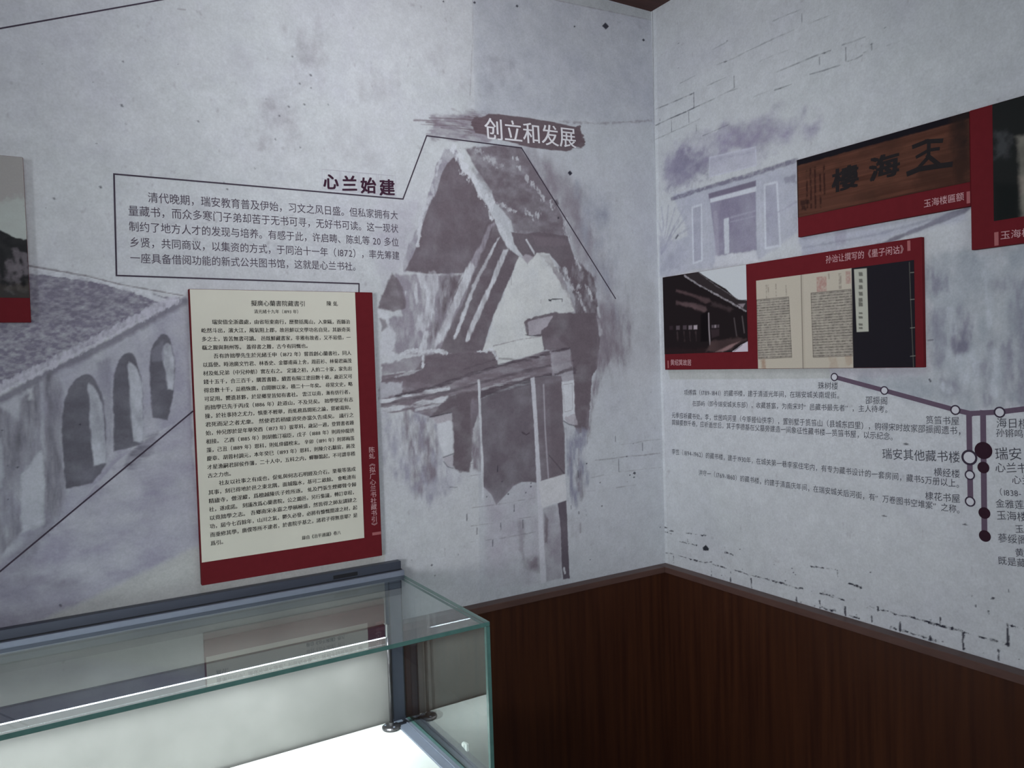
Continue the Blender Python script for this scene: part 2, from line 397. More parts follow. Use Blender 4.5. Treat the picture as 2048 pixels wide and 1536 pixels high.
for arch, lit in (([(285,800),(298,700),(320,645),(350,600),(390,575),(428,580),(455,625),(480,690),(492,800),(495,1000),(495,1000),(495,1000),(430,1085),(430,1085),(305,1112),(305,1112),(305,1112),(292,920)],
                   [(402,612),(440,640),(466,690),(488,800),(493,990),(493,990),(432,1010),(432,1010),(425,860),(414,700)]),
                  ([(524,640),(535,560),(560,500),(590,474),(618,482),(642,530),(660,610),(668,700),(664,905),(664,905),(664,905),(600,922),(530,935),(530,935),(530,935)],
                   [(588,512),(632,540),(655,610),(666,700),(664,902),(664,902),(622,890),(622,890),(606,740),(600,600)]),
                  ([(694,560),(700,480),(720,425),(748,392),(775,390),(798,425),(812,500),(815,560),(810,655),(780,792),(780,792),(780,792),(708,782),(708,782),(708,782)],
                   [(752,455),(790,430),(808,490),(814,560),(809,655),(809,655),(776,652),(776,652),(765,560)])):
    ar(T3(arch), rgb(98,97,106), .92, soft=2, rough=1.5, tex=.12, seed=7, round=2)
    ar(T3(lit), rgb(182,186,195), .88, soft=2.5, rough=2.5, tex=.25, grain=(.02,.03), seed=8, round=1)
ar(T3([(700,470),(760,420),(765,515),(705,520)]), rgb(132,132,144), .6, soft=3)
ar(T3([(450,520),(520,500),(520,900),(500,960),(470,700)]), rgb(130,130,142), .4, soft=6, rough=6, tex=.6, grain=(.012,.05))
for x, y, r in ((372,812,7),(80,1012,7),(36,1003,5),(36,1160,5),(10,840,5),(610,1208,4),(500,1270,4)): ar(T3([(x-r,y),(x,y-r*.6),(x+r,y-r*.4),(x+r*.5,y+r*.6)]), BLK, .8, soft=1)
# paved yard below the arcade
ar(T3([(-1500,2380),(-260,1640),(0,1465),(330,1210),(530,985),(680,880),(890,755),(935,1400),(520,1640),(250,1720),(-260,1900),(-1500,2700)]), rgb(152,150,166), .72, soft=4, rough=4, tex=.25, grain=(.06,.03), seed=9)
ar([(-110,1160),(60,1110),(160,1190),(110,1260),(-110,1310)], rgb(126,122,136), .45, soft=30, rough=20, tex=.4, grain=(.05,.03))
ar(T3([(640,900),(735,850),(700,960),(610,1020),(560,1010)]), rgb(108,106,118), .55, soft=6, rough=6, tex=.5, grain=(.03,.01))
ar(T3([(130,1290),(260,1260),(150,1420),(60,1420)]), rgb(110,108,118), .4, soft=8, rough=8, tex=.5)
ar([(140,1216),(408,1086),(408,1400),(-100,1400),(-100,1320)], BEIGE, .85, soft=8, rough=2)
ar([(402,1150),(770,1100),(772,1500),(402,1560)], rgb(184,185,180), .8, soft=1.5)
st([(120,1210),(122,1212)], 4, BLK, .7)

# --- gatehouse: washes first
ar(T6([(870,330),(1060,420),(1250,640),(1360,860),(1440,1230),(1500,1536),(1180,1620),(1180,1000),(1000,640)]), MID, .55, soft=40, rough=30, tex=.45, grain=(.03,.06), seed=12)
ar(T6([(1080,380),(1180,520),(1230,760),(1120,640),(1050,500)]), MID, .4, soft=30, rough=20, tex=.5, grain=(.03,.05), seed=13)
ar(T6([(1230,560),(1420,640),(1450,800),(1480,1400),(1380,1300),(1300,1000)]), rgb(156,160,172), .5, soft=40, rough=30, tex=.7, grain=(.025,.06), seed=14)
ar(T6([(1350,1280),(1440,1230),(1520,1100),(1530,1536),(1440,1750),(1340,1600)]), MID, .5, soft=30, rough=30, tex=.7, grain=(.02,.06), seed=15)
ar(T6([(370,160),(560,125),(760,150),(700,320),(560,320),(340,270)]), rgb(142,136,146), .75, soft=8, rough=12, tex=.3, grain=(.03,.01), seed=16)
ar(T6([(60,620),(300,640),(190,1060),(100,1180),(20,1000)]), rgb(176,174,186), .4, soft=20, rough=14, tex=.5, seed=17)
# left roof slope
ar(T6([(440,345),(510,345),(545,470),(640,620),(700,720),(735,780),(700,900),(560,1085),(330,1090),(200,1070),(195,1010),(240,900),(290,800),(340,640),(370,540),(400,440)]), rgb(150,147,158), .75, soft=2.5, rough=4, tex=.35, grain=(.012,.03), seed=18)
ar(T6([(456,430),(500,395),(540,470),(600,520),(645,625),(690,680),(735,770),(715,860),(640,935),(560,1080),(540,1086),(330,1086),(205,1068),(255,970),(290,890),(310,790),(350,690),(395,590),(420,500)]), DARK, .93, soft=2, rough=2.5, tex=.1, grain=(.04,.04), seed=19)
st(T6([(300,760),(290,850),(282,915)]), 9, LT, .75, soft=1.5, rough=3.5)
for p in ([(395,500),(400,450),(415,420)],[(365,560),(375,620),(340,660)],[(330,690),(310,740)]): st(T6(p), 7, LT, .55, soft=2, rough=4)
# right roof slope
ar(T6([(560,345),(760,325),(895,345),(1000,500),(1080,640),(1140,760),(1165,865),(1000,870),(850,850),(830,770),(740,660),(720,600),(640,490),(600,420)]), rgb(120,112,120), .85, soft=3, rough=3, tex=.22, grain=(.03,.02), seed=20)
ar(T6([(620,480),(800,470),(860,520),(980,640),(1080,760),(1150,850),(980,850),(860,840),(820,700),(720,620)]), DARK, .5, soft=14, rough=12, tex=.4, seed=21)
ar(T6([(700,330),(890,345),(960,450),(880,420),(780,400)]), DARK, .45, soft=8, rough=6, tex=.4, seed=22)
for p, wd, a in (([(500,350),(545,420),(560,470)],24,.9),([(540,440),(610,520),(650,600),(690,655)],13,.8),([(690,620),(730,660),(700,700),(735,770)],11,.85),
                 ([(740,790),(790,850),(830,920),(880,955)],15,.72),([(590,500),(585,550)],5,.7),([(735,660),(770,670),(850,715)],7,.6),([(920,720),(960,745),(1000,740)],9,.6),
                 ([(820,780),(830,830),(860,860)],6,.6),([(860,400),(870,450),(890,470)],8,.6),([(960,560),(1000,600),(1020,640)],10,.6),([(925,500),(935,540)],8,.5),([(1065,640),(1075,690)],6,.6),
                 ([(600,340),(700,400),(760,450)],14,.4),([(1150,760),(1160,850),(1185,890)],9,.5),([(780,840),(800,900)],5,.6),([(700,680),(715,740)],8,.6)):
    st(T6(p), wd, LT, a*.9, soft=2.5, rough=10, dry=.9, grain=(.007,.012), seed=len(p)+wd)
# eave beam under the right slope
ar(T6([(835,840),(900,850),(1000,840),(1165,862),(1205,985),(1190,1060),(1120,1040),(1060,968),(985,962),(965,1005),(930,1030),(905,985),(880,955),(850,900)]), DARK, .95, soft=1.5, rough=1.5, seed=23)
ar(T6([(960,860),(1150,880),(1170,915),(1100,925),(980,920)]), rgb(126,116,124), .6, soft=4)
ar(T6([(916,882),(926,880),(972,955),(972,975),(955,950)]), LT, .85, soft=1, rough=1)
ar(T6([(895,985),(920,970),(945,975),(965,990),(955,1012),(930,1026),(905,1010)]), rgb(170,166,174), .9, soft=2, rough=1.5)
# white gable
ar(T6([(872,985),(905,1000),(930,1030),(965,1000),(985,965),(1060,975),(1100,1050),(1160,1160),(1205,1280),(1215,1312),(1060,1322),(930,1360),(905,1400),(940,1450),(1010,1455),(1015,1560),(620,1600),(690,1470),(745,1300),(840,1080)]), WHT, .85, soft=2.5, rough=5, tex=.22, grain=(.03,.04), seed=24)
ar(T6([(1000,970),(1060,975),(1110,1060),(1160,1150),(1215,1300),(1190,1260),(1120,1130),(1060,1040)]), MID, .6, soft=3, rough=5, tex=.5, seed=25)
st(T6([(1060,1245),(1075,1236),(1135,1234),(1135,1250)]), 3, BLK, .85, soft=.6); st(T6([(1058,1240),(1068,1245)]), 5, BLK, .8, soft=.6)
for y0, y1 in (([(835,1110),(835,1150)],0),([(1010,1240),(1010,1262)],0)): st(T6(y0), 2, MID, .5)
# right slope, lower and mottled
ar(T6([(1100,1050),(1120,1020),(1200,985),(1260,1040),(1330,1110),(1350,1340),(1215,1318),(1205,1220),(1170,1130)]), DARK, .85, soft=4, rough=6, tex=.35, grain=(.012,.02), seed=26)
for p in ([(1210,1180),(1240,1150)],[(1150,1060),(1200,1180)],[(1230,1200),(1270,1300)],[(1295,1180),(1310,1240)],[(1210,990),(1240,1050)],[(1280,1160),(1300,1200)]): st(T6(p), 9, LT, .55, soft=2, rough=6, dry=.6, grain=(.008,.012))
# braces under the left slope
ar(T6([(690,790),(735,765),(770,860),(810,930),(880,982),(850,1060),(760,1260),(705,1400),(660,1560),(380,1560),(430,1390),(520,1150),(560,1080),(640,930)]), DARK, .95, soft=2, rough=2, tex=.08, seed=27)
ar(T6([(705,790),(735,785),(620,1060),(545,1260),(425,1500),(400,1560),(355,1560),(430,1390),(520,1160),(600,1000),(660,900)]), rgb(160,156,166), .7, soft=3, rough=3, tex=.3, grain=(.012,.03), seed=28)
ar(T6([(590,1010),(625,1045),(560,1190),(500,1320),(430,1480),(380,1536),(370,1500),(470,1290),(530,1150)]), LT, .7, soft=3, rough=4, tex=.4, grain=(.01,.04), seed=29)
ar(T6([(752,880),(766,868),(690,1030),(630,1150),(560,1340),(500,1480),(492,1470),(545,1320),(620,1120),(690,990)]), LT, .8, soft=2.5, rough=2.5, tex=.3, seed=30)
ar(T6([(790,945),(818,940),(770,1060),(690,1240),(620,1400),(590,1475),(565,1485),(590,1390),(650,1260),(710,1130)]), LT, .85, soft=2.5, rough=3, tex=.3, grain=(.01,.04), seed=31)
# plaster left of the braces
ar(T6([(150,1090),(330,1090),(545,1090),(500,1200),(420,1390),(360,1560),(60,1560),(100,1350),(190,1330)]), rgb(150,146,156), .85, soft=4, rough=4, tex=.4, grain=VS, seed=32)
for p, wd in (([(370,1100),(350,1300),(300,1400)],26),([(455,1130),(430,1230)],12),([(265,1150),(280,1250)],10),([(300,1100),(310,1160)],16),([(330,1440),(310,1530)],12),([(210,1190),(190,1270)],8)):
    st(T6(p), wd, LT, .7, soft=4, rough=8, dry=.5, grain=VS)
ar(T6([(430,1095),(540,1090),(500,1200),(420,1390),(360,1500),(340,1470),(390,1330)]), DARK, .6, soft=8, rough=8, tex=.6, grain=VS, seed=33)
ar(T6([(130,1080),(180,1140),(200,1190),(215,1290),(130,1310),(45,1290),(75,1200),(110,1130)]), DARK, .85, soft=3, rough=3, tex=.15, seed=34)
ar(T6([(45,1300),(110,1320),(110,1380),(150,1440),(140,1560),(60,1560),(70,1400)]), LT, .8, soft=3, rough=4, seed=35)
ar(T6([(60,1350),(95,1360),(105,1400),(70,1420)]), DARK, .7, soft=3, rough=3)
# cornice block on the right
ar(T7([(765,112),(780,95),(850,75),(900,60),(1000,65),(1120,62),(1140,200),(1125,340),(1100,380),(1092,520),(1080,645),(1010,630),(1012,420),(1000,300),(990,240),(940,248),(862,248),(850,180),(778,176)]), DARK, .95, soft=2, rough=2.5, tex=.1, seed=36)
ar(T7([(782,108),(855,88),(905,80),(880,130),(850,150),(848,170),(790,174)]), rgb(172,168,176), .85, soft=2, rough=2, tex=.2, seed=37)
st(T7([(770,172),(800,178),(845,176)]), 3, BLK, .6)
ar(T7([(860,190),(930,180),(985,240),(870,248)]), rgb(132,124,132), .55, soft=6, rough=3)
for p in ([(1130,100),(1140,170)],[(1128,40),(1135,80)],[(1150,150),(1160,190)]): st(T7(p), 8, LT, .55, soft=2, rough=5, dry=.4, grain=VS)
ar(T7([(1120,70),(1190,150),(1230,240),(1160,340),(1140,430),(1105,560),(1090,700),(1075,640),(1095,480),(1120,340)]), MID, .6, soft=8, rough=10, tex=.7, grain=VS, seed=38)
# white band and entablature
ar(T7([(615,230),(850,180),(862,250),(635,322)]), WHT, .85, soft=2, rough=2, tex=.1, seed=39)
st(T7([(612,228),(740,196),(848,180)]), 2.5, MID, .6, soft=1, rough=1.5)
ar(T7([(60,322),(262,268),(268,345),(60,372)]), MID, .75, soft=3, rough=4, tex=.3, seed=40)
ar(T7([(40,470),(60,375),(265,345),(272,275),(380,262),(500,255),(622,252),(635,325),(860,255),(990,243),(1005,300),(1005,352),(900,372),(800,385),(640,450),(530,490),(400,535),(310,585),(200,545),(60,562)]), rgb(126,117,125), .92, soft=2, rough=2.5, tex=.15, grain=(.04,.012), seed=41)
ar(T7([(272,275),(622,254),(632,325),(420,395),(330,420),(110,395),(60,402),(230,345)]), DARK, .7, soft=3, rough=3, tex=.1, seed=42)
ar(T7([(45,410),(160,408),(160,460),(60,490),(42,540)]), rgb(186,188,196), .85, soft=3, rough=3, tex=.25, seed=43)
ar(T7([(110,380),(240,345),(260,345),(130,390)]), LT, .5, soft=2, rough=3)
for p, wd, a in (([(130,480),(340,425),(520,360),(720,305),(990,240)],8,.8),([(60,520),(250,480),(390,455),(620,390),(800,345),(1010,300)],7,.55),([(390,520),(560,468),(700,425),(860,385),(1010,350)],18,.75),([(470,340),(640,290),(800,300)],4,.4)):
    st(T7(p), wd, rgb(88,80,88), a, soft=2, rough=3, dry=.3, grain=(.03,.006))
for p, wd, a in (([(55,502),(200,470),(390,440)],10,.8),([(55,550),(220,520),(420,478)],12,.75),([(230,545),(330,520),(380,490)],8,.6),([(560,440),(700,400),(790,378)],8,.35)):
    st(T7(p), wd, LT, a, soft=2, rough=4, dry=.5, grain=(.03,.008))
for p, wd in (([(150,272),(200,245),(262,262),(330,250),(380,262)],9),([(262,265),(262,330)],6),([(565,255),(605,240),(630,290)],7),([(330,255),(345,262)],8),([(530,255),(580,258)],4)):
    st(T7(p), wd, LT, .8, soft=1.5, rough=4, dry=.3, grain=(.008,.008))
ar(T7([(895,262),(990,243),(1000,325),(905,370)]), rgb(172,170,178), .75, soft=3, rough=4, tex=.4, seed=44)
ar(T7([(925,375),(1005,350),(1010,395),(960,408)]), rgb(168,166,174), .7, soft=3, rough=3, tex=.3)
# left bracket and streaks below it
ar(T7([(60,560),(300,575),(330,610),(360,780),(410,830),(440,900),(300,1010),(150,900),(60,760)]), rgb(160,160,174), .55, soft=14, rough=10, tex=1.0, grain=(.015,.04), seed=45)
ar(T7([(150,520),(300,575),(330,680),(340,880),(230,980),(170,700)]), MID, .4, soft=12, rough=10, tex=1.2, grain=(.012,.04), seed=46)
ar(T7([(395,470),(540,450),(548,520),(510,640),(505,780),(490,850),(440,850),(405,822),(412,770),(410,690),(402,560),(310,586),(296,580)]), DARK, .93, soft=3, rough=3, tex=.12, seed=47)
ar(T7([(500,500),(545,480),(552,700),(560,860),(505,840)]), MID, .65, soft=6, rough=6, tex=.5, grain=VS, seed=48)
ar(T7([(305,582),(402,560),(404,600),(330,615)]), rgb(176,172,180), .9, soft=2, rough=2)
ar(T7([(330,612),(404,598),(412,690),(410,766),(372,776),(340,700)]), LT, .85, soft=4, rough=3, tex=.2, seed=49)
ar(T7([(362,780),(410,764),(412,825),(380,822)]), rgb(180,178,186), .95, soft=2, rough=1.5)
st(T7([(296,580),(402,558)]), 3, BLK, .6, soft=1); st(T7([(362,780),(412,762)]), 2.5, BLK, .7, soft=1); st(T7([(365,800),(385,826),(412,834)]), 2.5, BLK, .6, soft=1)
ar(T7([(380,835),(440,850),(430,930),(390,920)]), LT, .6, soft=4, rough=5, tex=.4)
st(T7([(396,928),(432,928)]), 2, BLK, .5, soft=.8)
# doorway
ar(T7([(548,490),(640,455),(805,410),(815,600),(826,905),(790,900),(752,902),(710,922),(665,975),(625,1016),(600,965),(560,925),(552,700)]), rgb(112,105,113), .93, soft=1.8, rough=1.2, tex=.1, grain=(.05,.05), seed=50)
ar(T7([(570,930),(600,965),(625,1016),(665,975),(710,922),(826,905),(845,1405),(575,1420)]), rgb(168,164,176), .42, soft=10, rough=6, tex=.6, grain=(.05,.05), seed=51)
ar(T7([(735,1080),(770,1100),(760,1280),(740,1240)]), MID, .5, soft=6, rough=4); ar(T7([(760,1290),(835,1270),(838,1345),(770,1340)]), MID, .6, soft=12, rough=8, tex=.5)
for y in (800, 860, 1020, 1110, 1190): st(T7([(500,y+10),(640,y-8),(820,y-40)]), 1.6, DARK, .4, soft=1, rough=1.2, dry=.8, grain=(.02,.01))
for x, y0, y1 in ((632,820,850),(714,1015,1048),(648,1105,1140),(608,1190,1220),(530,1130,1160),(480,1060,1095),(758,1090,1130)): st(T7([(x,y0),(x,y1)]), 2.5, BLK, .7, soft=.8, rough=.6)
for x, y, r in ((797,925,5),(798,908,4),(772,955,4),(685,962,5),(578,975,4),(560,985,4),(306,1314,6),(322,1366,4),(438,1262,3),(206,1290,3),(654,900,3),(1140,905,4)): ar(T7([(x-r,y),(x,y-r),(x+r,y-r*.3),(x,y+r)]), BLK, .85, soft=.8)
st(T7([(754,655),(775,668),(788,660)]), 4, rgb(70,62,70), .8, soft=1, rough=1)
st(T7([(538,400),(545,560),(556,780),(560,985)]), 7, LT, .8, soft=1.2, rough=1.6, dry=.25, grain=(.01,.03))
ar(T7([(795,388),(815,382),(832,640),(850,890),(856,1030),(866,1200),(874,1398),(846,1406),(838,1200),(826,905),(812,600)]), rgb(198,200,208), .95, soft=1.2, rough=.8)
ar(T7([(835,902),(968,860),(974,992),(852,1030)]), rgb(204,206,210), .95, soft=1.2, rough=.8)
ar(T7([(817,386),(948,375),(955,420),(955,590),(964,660),(966,860),(848,897),(832,640)]), rgb(118,110,118), .93, soft=1.5, rough=1, tex=.1, seed=52)
ar(T7([(890,420),(950,400),(955,590),(962,660),(966,858),(900,878)]), DARK, .6, soft=6, tex=.1)
st(T7([(860,420),(868,640),(884,884)]), 5, rgb(176,174,182), .7, soft=1.2)
st(T7([(888,770),(930,820),(962,860)]), 3, rgb(74,66,74), .6, soft=1.5)
ar(T7([(856,1034),(936,1006),(945,1100),(950,1378),(874,1396),(864,1200)]), rgb(150,146,156), .75, soft=3, rough=2, tex=.35, grain=(.04,.06), seed=53)
ar(T7([(866,1060),(884,1090),(880,1205),(868,1200)]), DARK, .7, soft=4, rough=2)
ar(T7([(930,1008),(973,992),(980,1180),(990,1380),(958,1384),(950,1330),(945,1130)]), rgb(92,84,94), .95, soft=1.5, rough=1)
st(T7([(962,1330),(966,1352)]), 5, LT, .8, soft=1, rough=1.5)
ar(T7([(950,405),(1010,398),(1016,585),(990,612),(965,600),(958,575)]), LT, .9, soft=2, rough=1.5, tex=.1, seed=54)
st(T7([(956,420),(1003,412),(1003,545),(965,555),(956,420)]), 1.6, MID, .6, soft=.8)
ar(T7([(962,585),(1016,560),(1030,620),(1005,622),(975,608)]), rgb(176,172,180), .8, soft=2, rough=3)
st(T7([(960,600),(985,616),(1010,622)]), 3, BLK, .7, soft=1)
ar(T7([(1010,620),(1080,620),(1075,655),(1030,660)]), DARK, .8, soft=3, rough=4)
ar(T7([(975,640),(1075,650),(1062,800),(1085,890),(1050,960),(1030,1020),(985,990)]), rgb(142,144,160), .6, soft=10, rough=9, tex=.8, grain=VS, seed=55)
ar(T7([(1020,880),(1050,830),(1060,960),(1035,1010)]), DARK, .4, soft=8, rough=6, tex=.6, grain=VS)
# plaster wall right of the doorway: brick joints, specks
TW = crop(1120, 860, 5.69)
for p, wd, a in (([(700,165),(850,150),(960,122),(1150,105)],2,.35),([(400,345),(600,325),(760,300),(950,288),(1140,262)],2.4,.5),([(670,476),(830,462),(940,446),(1150,425)],2,.35),
                 ([(350,545),(500,512)],2,.35),([(640,655),(860,625)],2,.35),([(270,700),(400,690)],2.5,.4)):
    st(TW(p), wd, DARK, a, soft=1.2, rough=1, dry=.6, grain=(.02,.01))
for x, y0, y1 in ((630,70,130),(937,150,235),(668,325,475),(296,900,930),(214,925,955),(298,960,975),(125,860,900),(205,460,540)): st(TW([(x,y0),(x+2,y1)]), 2, BLK, .75, soft=.8, rough=.5)
for x, y, r in ((848,492,20),(795,514,10),(842,540,10),(302,382,9),(766,588,5),(605,258,5),(834,156,6),(760,302,9),(476,866,7),(492,726,5),(444,1104,6),(1140,1108,9),(344,1476,9),(408,402,5),(866,1054,4)):
    ar(TW([(x-r,y+r*.2),(x-r*.2,y-r*.8),(x+r,y-r*.5),(x+r*.4,y+r*.7)]), BLK, .9, soft=.8, rough=.8)
ar(TW([(0,1000),(240,1000),(240,1250),(0,1300)]), MID, .15, soft=20, rough=10, tex=.8, grain=VS)
for x, y0, y1 in ((232,1060,1170),(212,220,400),(215,600,690),(110,330,400)): st(TW([(x,y0),(x,y1)]), 5, MID, .55, soft=3, rough=2)
# black diamond marks and specks over the whole sheet
for x, y, r in ((1211,52,7),(1287,80,3),(1034,12,3),(949,5,3),(1140,346,5),(1195,345,0),(887,3,2),(1149,53,2)):
    if r: ar([(x-r,y),(x,y-r),(x+r,y+r*.1),(x+r*.1,y+r)], BLK, .95, soft=.8)
ar(T6([(1172,486),(1184,480),(1189,496),(1178,506)]), BLK, .95, soft=.8)
ar(T6([(1085,650),(1105,645),(1115,675),(1100,690)]), rgb(80,72,80), .8, soft=3, rough=2); ar(T6([(1106,752),(1116,748),(1118,760),(1108,762)]), BLK, .8, soft=.8)
T0 = crop(0, 0, 2.9257)
for x, y, r in ((247,374,5),(1042,376,5),(720,360,7),(712,618,9),(1818,440,9),(1690,625,8),(1635,678,7),(1610,815,10),(1756,862,8),(1490,985,8),(588,1096,9),(316,1162,9),(545,480,5),(565,840,5),(1160,710,6),(1820,515,6),(1755,490,7),(1920,612,7),(270,1218,4),(1330,1108,7),(1310,1070,6),(735,725,5),(1710,330,6),(1780,610,8),(1556,580,4)):
    ar(T0([(x-r,y-r*.6),(x+r*.2,y-r*.8),(x+r,y+r*.6),(x,y+r*.7)]), rgb(60,60,70), .75, soft=1, rough=.8)
st(T0([(1040,52),(1085,58)]), 2.5, MID, .6, soft=1)
# brush stroke behind the heading
st(T6([(640,205),(800,232),(1000,262),(1150,290),(1235,300)]), 41, rgb(104,90,96), .95, soft=2, rough=3.5, grain=(.05,.004), seed=60)
ar(T6([(700,140),(880,155),(1130,200),(1240,220),(1255,300),(1200,345),(1160,365),(1060,355),(880,325),(760,290),(620,255),(600,190)]), rgb(104,90,96), .96, soft=1.5, rough=2.5, grain=(.05,.004), seed=61)
for k, (y, x0) in enumerate(((165,350),(178,260),(190,330),(204,300),(222,420),(240,520),(256,600),(150,640))): st(T6([(x0,y+ (k%3)),(560,y+8),(760,y+30)]), 3, rgb(112,98,106), .7, soft=2, rough=2, dry=1.2, grain=(.05,.004), seed=62+k)
for p in ([(1225,220),(1240,216)],[(1240,300),(1265,305)],[(1215,240),(1260,270)]): st(T6(p), 7, rgb(104,90,96), .9, soft=1, rough=1.5)

grain_all(A); A.C[:, A.us < -2.301] = PAPER
wall_left = A.mesh('wall_left'); prop(wall_left, 'pale mural wall printed with a gatehouse and an arcade', 'wall', 'structure')

k = Ink(Plane('L', 0.0006))
k.line([(-420, 135), (-120, 81), (0, 57), (320, 0), (520, -36)], 0.0030)
k.build('printed_line', M['line_dark'], wall_left, 'thin dark slanting line near the ceiling')
k = Ink(Plane('L', 0.0006))
k.line([(718, 700), (718, 567.5), (233, 551), (228, 348), (806, 398), (853.4, 271.4), (1043, 295.8), (1231, 597)], 0.0032)
k.line([(385, 823), (0, 1143), (-90, 1218), (-200, 1310)], 0.0032)
k.build('printed_outline', M['line_dark'], wall_left, 'thin dark outline around the paragraph and over the roof')
k = Ink(Plane('L', 0.0009))
H = crop(740, 180, 2.9534)
P = H([(678, 290), (1222, 345)])
text_px(k, '创立和发展', P[0], P[1], hf=1.02, bold=0.012)
k.build('printed_heading', M['ink_white'], wall_left, 'pale heading characters on a brown brush stroke')
k = Ink(Plane('L', 0.0006)); G2 = crop(220, 330, 3.4133)
for body, a, b in (('清代晚期，瑞安教育普及伊始，习文之风日盛。但私家拥有大', (258, 256), (1968, 374)),
                   ('量藏书，而众多寒门子弟却苦于无书可寻，无好书可读。这一现状', (124, 346), (1970, 465)),
                   ('制约了地方人才的发现与培养。有感于此，许启畴、陈虬等 20 多位', (128, 452), (1974, 558)),
                   ('乡贤，共同商议，以集资的方式，于同治十一年（1872），率先筹建', (133, 560), (1978, 648)),
                   ('一座具备借阅功能的新式公共图书馆，这就是心兰书社。', (137, 668), (1712, 724))):
    P = G2([a, b]); text_px(k, body, P[0], P[1], hf=1.12)
k.build('printed_paragraph', M['text_brown'], wall_left, 'five lines of grey brown printed text')
k = Ink(Plane('L', 0.0006))
for i, c in enumerate('心兰始建'):
    x = 1455+i*128; y = 160+i*14
    P = G2([(x, y), (x+108, y+11)]); text_px(k, c, P[0], P[1], hf=1.0, bold=0.03, kai=0.1)
k.build('printed_subheading', M['ink_title'], wall_left, 'dark brush style four character title')
k = Ink(Plane('L', 0.0005))
for i in range(4):
    x = 1447+i*128; y = 28+i*12
    Q = G2([(x, y), (x+118, y+11), (x+120, y+146), (x+2, y+133)]); k.line(Q, 0.0008, closed=True)
    Q = G2([(x+60, y+6), (x+62, y+139)]); k.line(Q, 0.0006); Q = G2([(x+1, y+66), (x+119, y+78)]); k.line(Q, 0.0006)
k.build('printed_grid', M['ink_grid'], wall_left, 'faint practice grid behind the title')

# ------------------------------------------------------------------ wall_right with its printed mural and timeline
B = Painter(PR, grid_axis(0.0, 0.0, 1.55, -ROOM_Y, 0.002, 0.25), zs_l, rgb(192, 197, 201), 23)
mottle(B, rgb(176, 178, 192), rgb(182, 192, 190), 0.8)
ar, st = B.area, B.stroke
PALE = rgb(160, 160, 178)
ar(T8([(60,480),(75,430),(150,380),(250,330),(400,268),(600,225),(800,205),(835,280),(760,320),(640,390),(480,430),(300,480),(200,560),(80,610)]), rgb(150,147,168), .6, soft=30, rough=28, tex=.45, grain=(.035,.03), seed=70)
ar(T8([(60,480),(160,400),(300,400),(310,510),(200,570),(80,600)]), rgb(136,134,154), .5, soft=20, rough=20, tex=1.0, grain=(.012,.012), seed=71)
ar(T8([(400,270),(650,230),(700,330),(560,380),(420,380)]), rgb(132,126,146), .35, soft=14, rough=10, tex=.6, seed=72)
ar(T8([(120,620),(560,520),(760,450),(770,820),(560,970),(300,1010),(40,1060),(40,900),(200,840)]), rgb(172,176,190), .75, soft=6, rough=6, tex=.2, grain=(.05,.05), seed=73)
ar(T8([(310,430),(550,375),(555,470),(310,530)]), rgb(178,180,194), .8, soft=2)
st(T8([(310,430),(550,375),(552,470),(310,530),(310,430)]), 4, rgb(190,194,206), .8, soft=2)
st(T8([(115,645),(300,585),(540,515),(760,445)]), 12, rgb(118,116,134), .75, soft=3, rough=2, dry=.3)
st(T8([(330,440),(540,400)]), 5, PALE, .6, soft=3, rough=2, dry=.6)
ar(T8([(305,620),(550,550),(556,915),(350,942),(330,790)]), rgb(134,130,150), .88, soft=3, rough=2, tex=.15, grain=(.04,.06), seed=74)
ar(T8([(305,618),(552,548),(552,578),(306,642)]), rgb(112,106,124), .8, soft=2)
ar(T8([(312,645),(552,580),(552,606),(314,665)]), rgb(204,210,218), .9, soft=2)
st(T8([(340,720),(350,930)]), 16, rgb(164,162,178), .7, soft=4)
ar(T8([(384,750),(410,742),(412,925),(388,935)]), rgb(198,204,212), .85, soft=2, rough=1.5)
st(T8([(420,742),(545,708)]), 5, rgb(164,164,180), .6, soft=2); st(T8([(420,765),(545,735)]), 4, rgb(164,164,180), .5, soft=2)
ar(T8([(340,945),(556,912),(560,968),(330,1000)]), rgb(202,206,212), .8, soft=4, rough=3)
for fr, lite in (([(220,690),(268,675),(270,965),(226,980)], 1), ([(596,572),(660,558),(678,888),(602,902)], 1)):
    ar(T8(fr), rgb(158,160,176), .6, soft=3, tex=.3); st(T8(fr+[fr[0]]), 6, rgb(200,206,214), .85, soft=2)
st(T8([(570,560),(580,900)]), 6, rgb(182,186,198), .6, soft=3); st(T8([(290,640),(310,960)]), 5, rgb(184,188,200), .6, soft=3)
ar(T8([(700,535),(755,520),(760,560),(705,565)]), rgb(128,128,144), .6, soft=4, rough=4)
st(T8([(610,735),(700,700),(760,660)]), 5, PALE, .6, soft=2, rough=2)
for tip in ((60,690),(95,680),(130,690),(180,690),(190,740),(200,800),(40,760),(150,760),(20,820)): st(T8([(60,930),((60+tip[0])/2+10,(930+tip[1])/2-30),tip]), 6, rgb(160,162,178), .55, soft=2.5, rough=2)
ar(T8([(30,880),(140,850),(200,940),(160,1000),(40,1030)]), rgb(150,152,168), .4, soft=12, rough=10, tex=.6)
st(T8([(135,850),(145,835)]), 6, BLK, .7, soft=1.5)
ar(T8([(780,840),(1180,770),(1650,690),(1660,760),(1180,870),(790,950)]), rgb(166,170,186), .6, soft=6, rough=6, tex=.3, grain=(.06,.02), seed=75)
ar(T8([(960,820),(1020,800),(1020,880),(965,890)]), rgb(146,142,160), .45, soft=4)
ar(T8([(1050,935),(1180,880),(1420,780),(1560,715),(1700,665),(1640,720),(1500,775),(1180,900),(1120,930)]), rgb(98,94,112), .7, soft=2.5, rough=1.5, tex=.2)
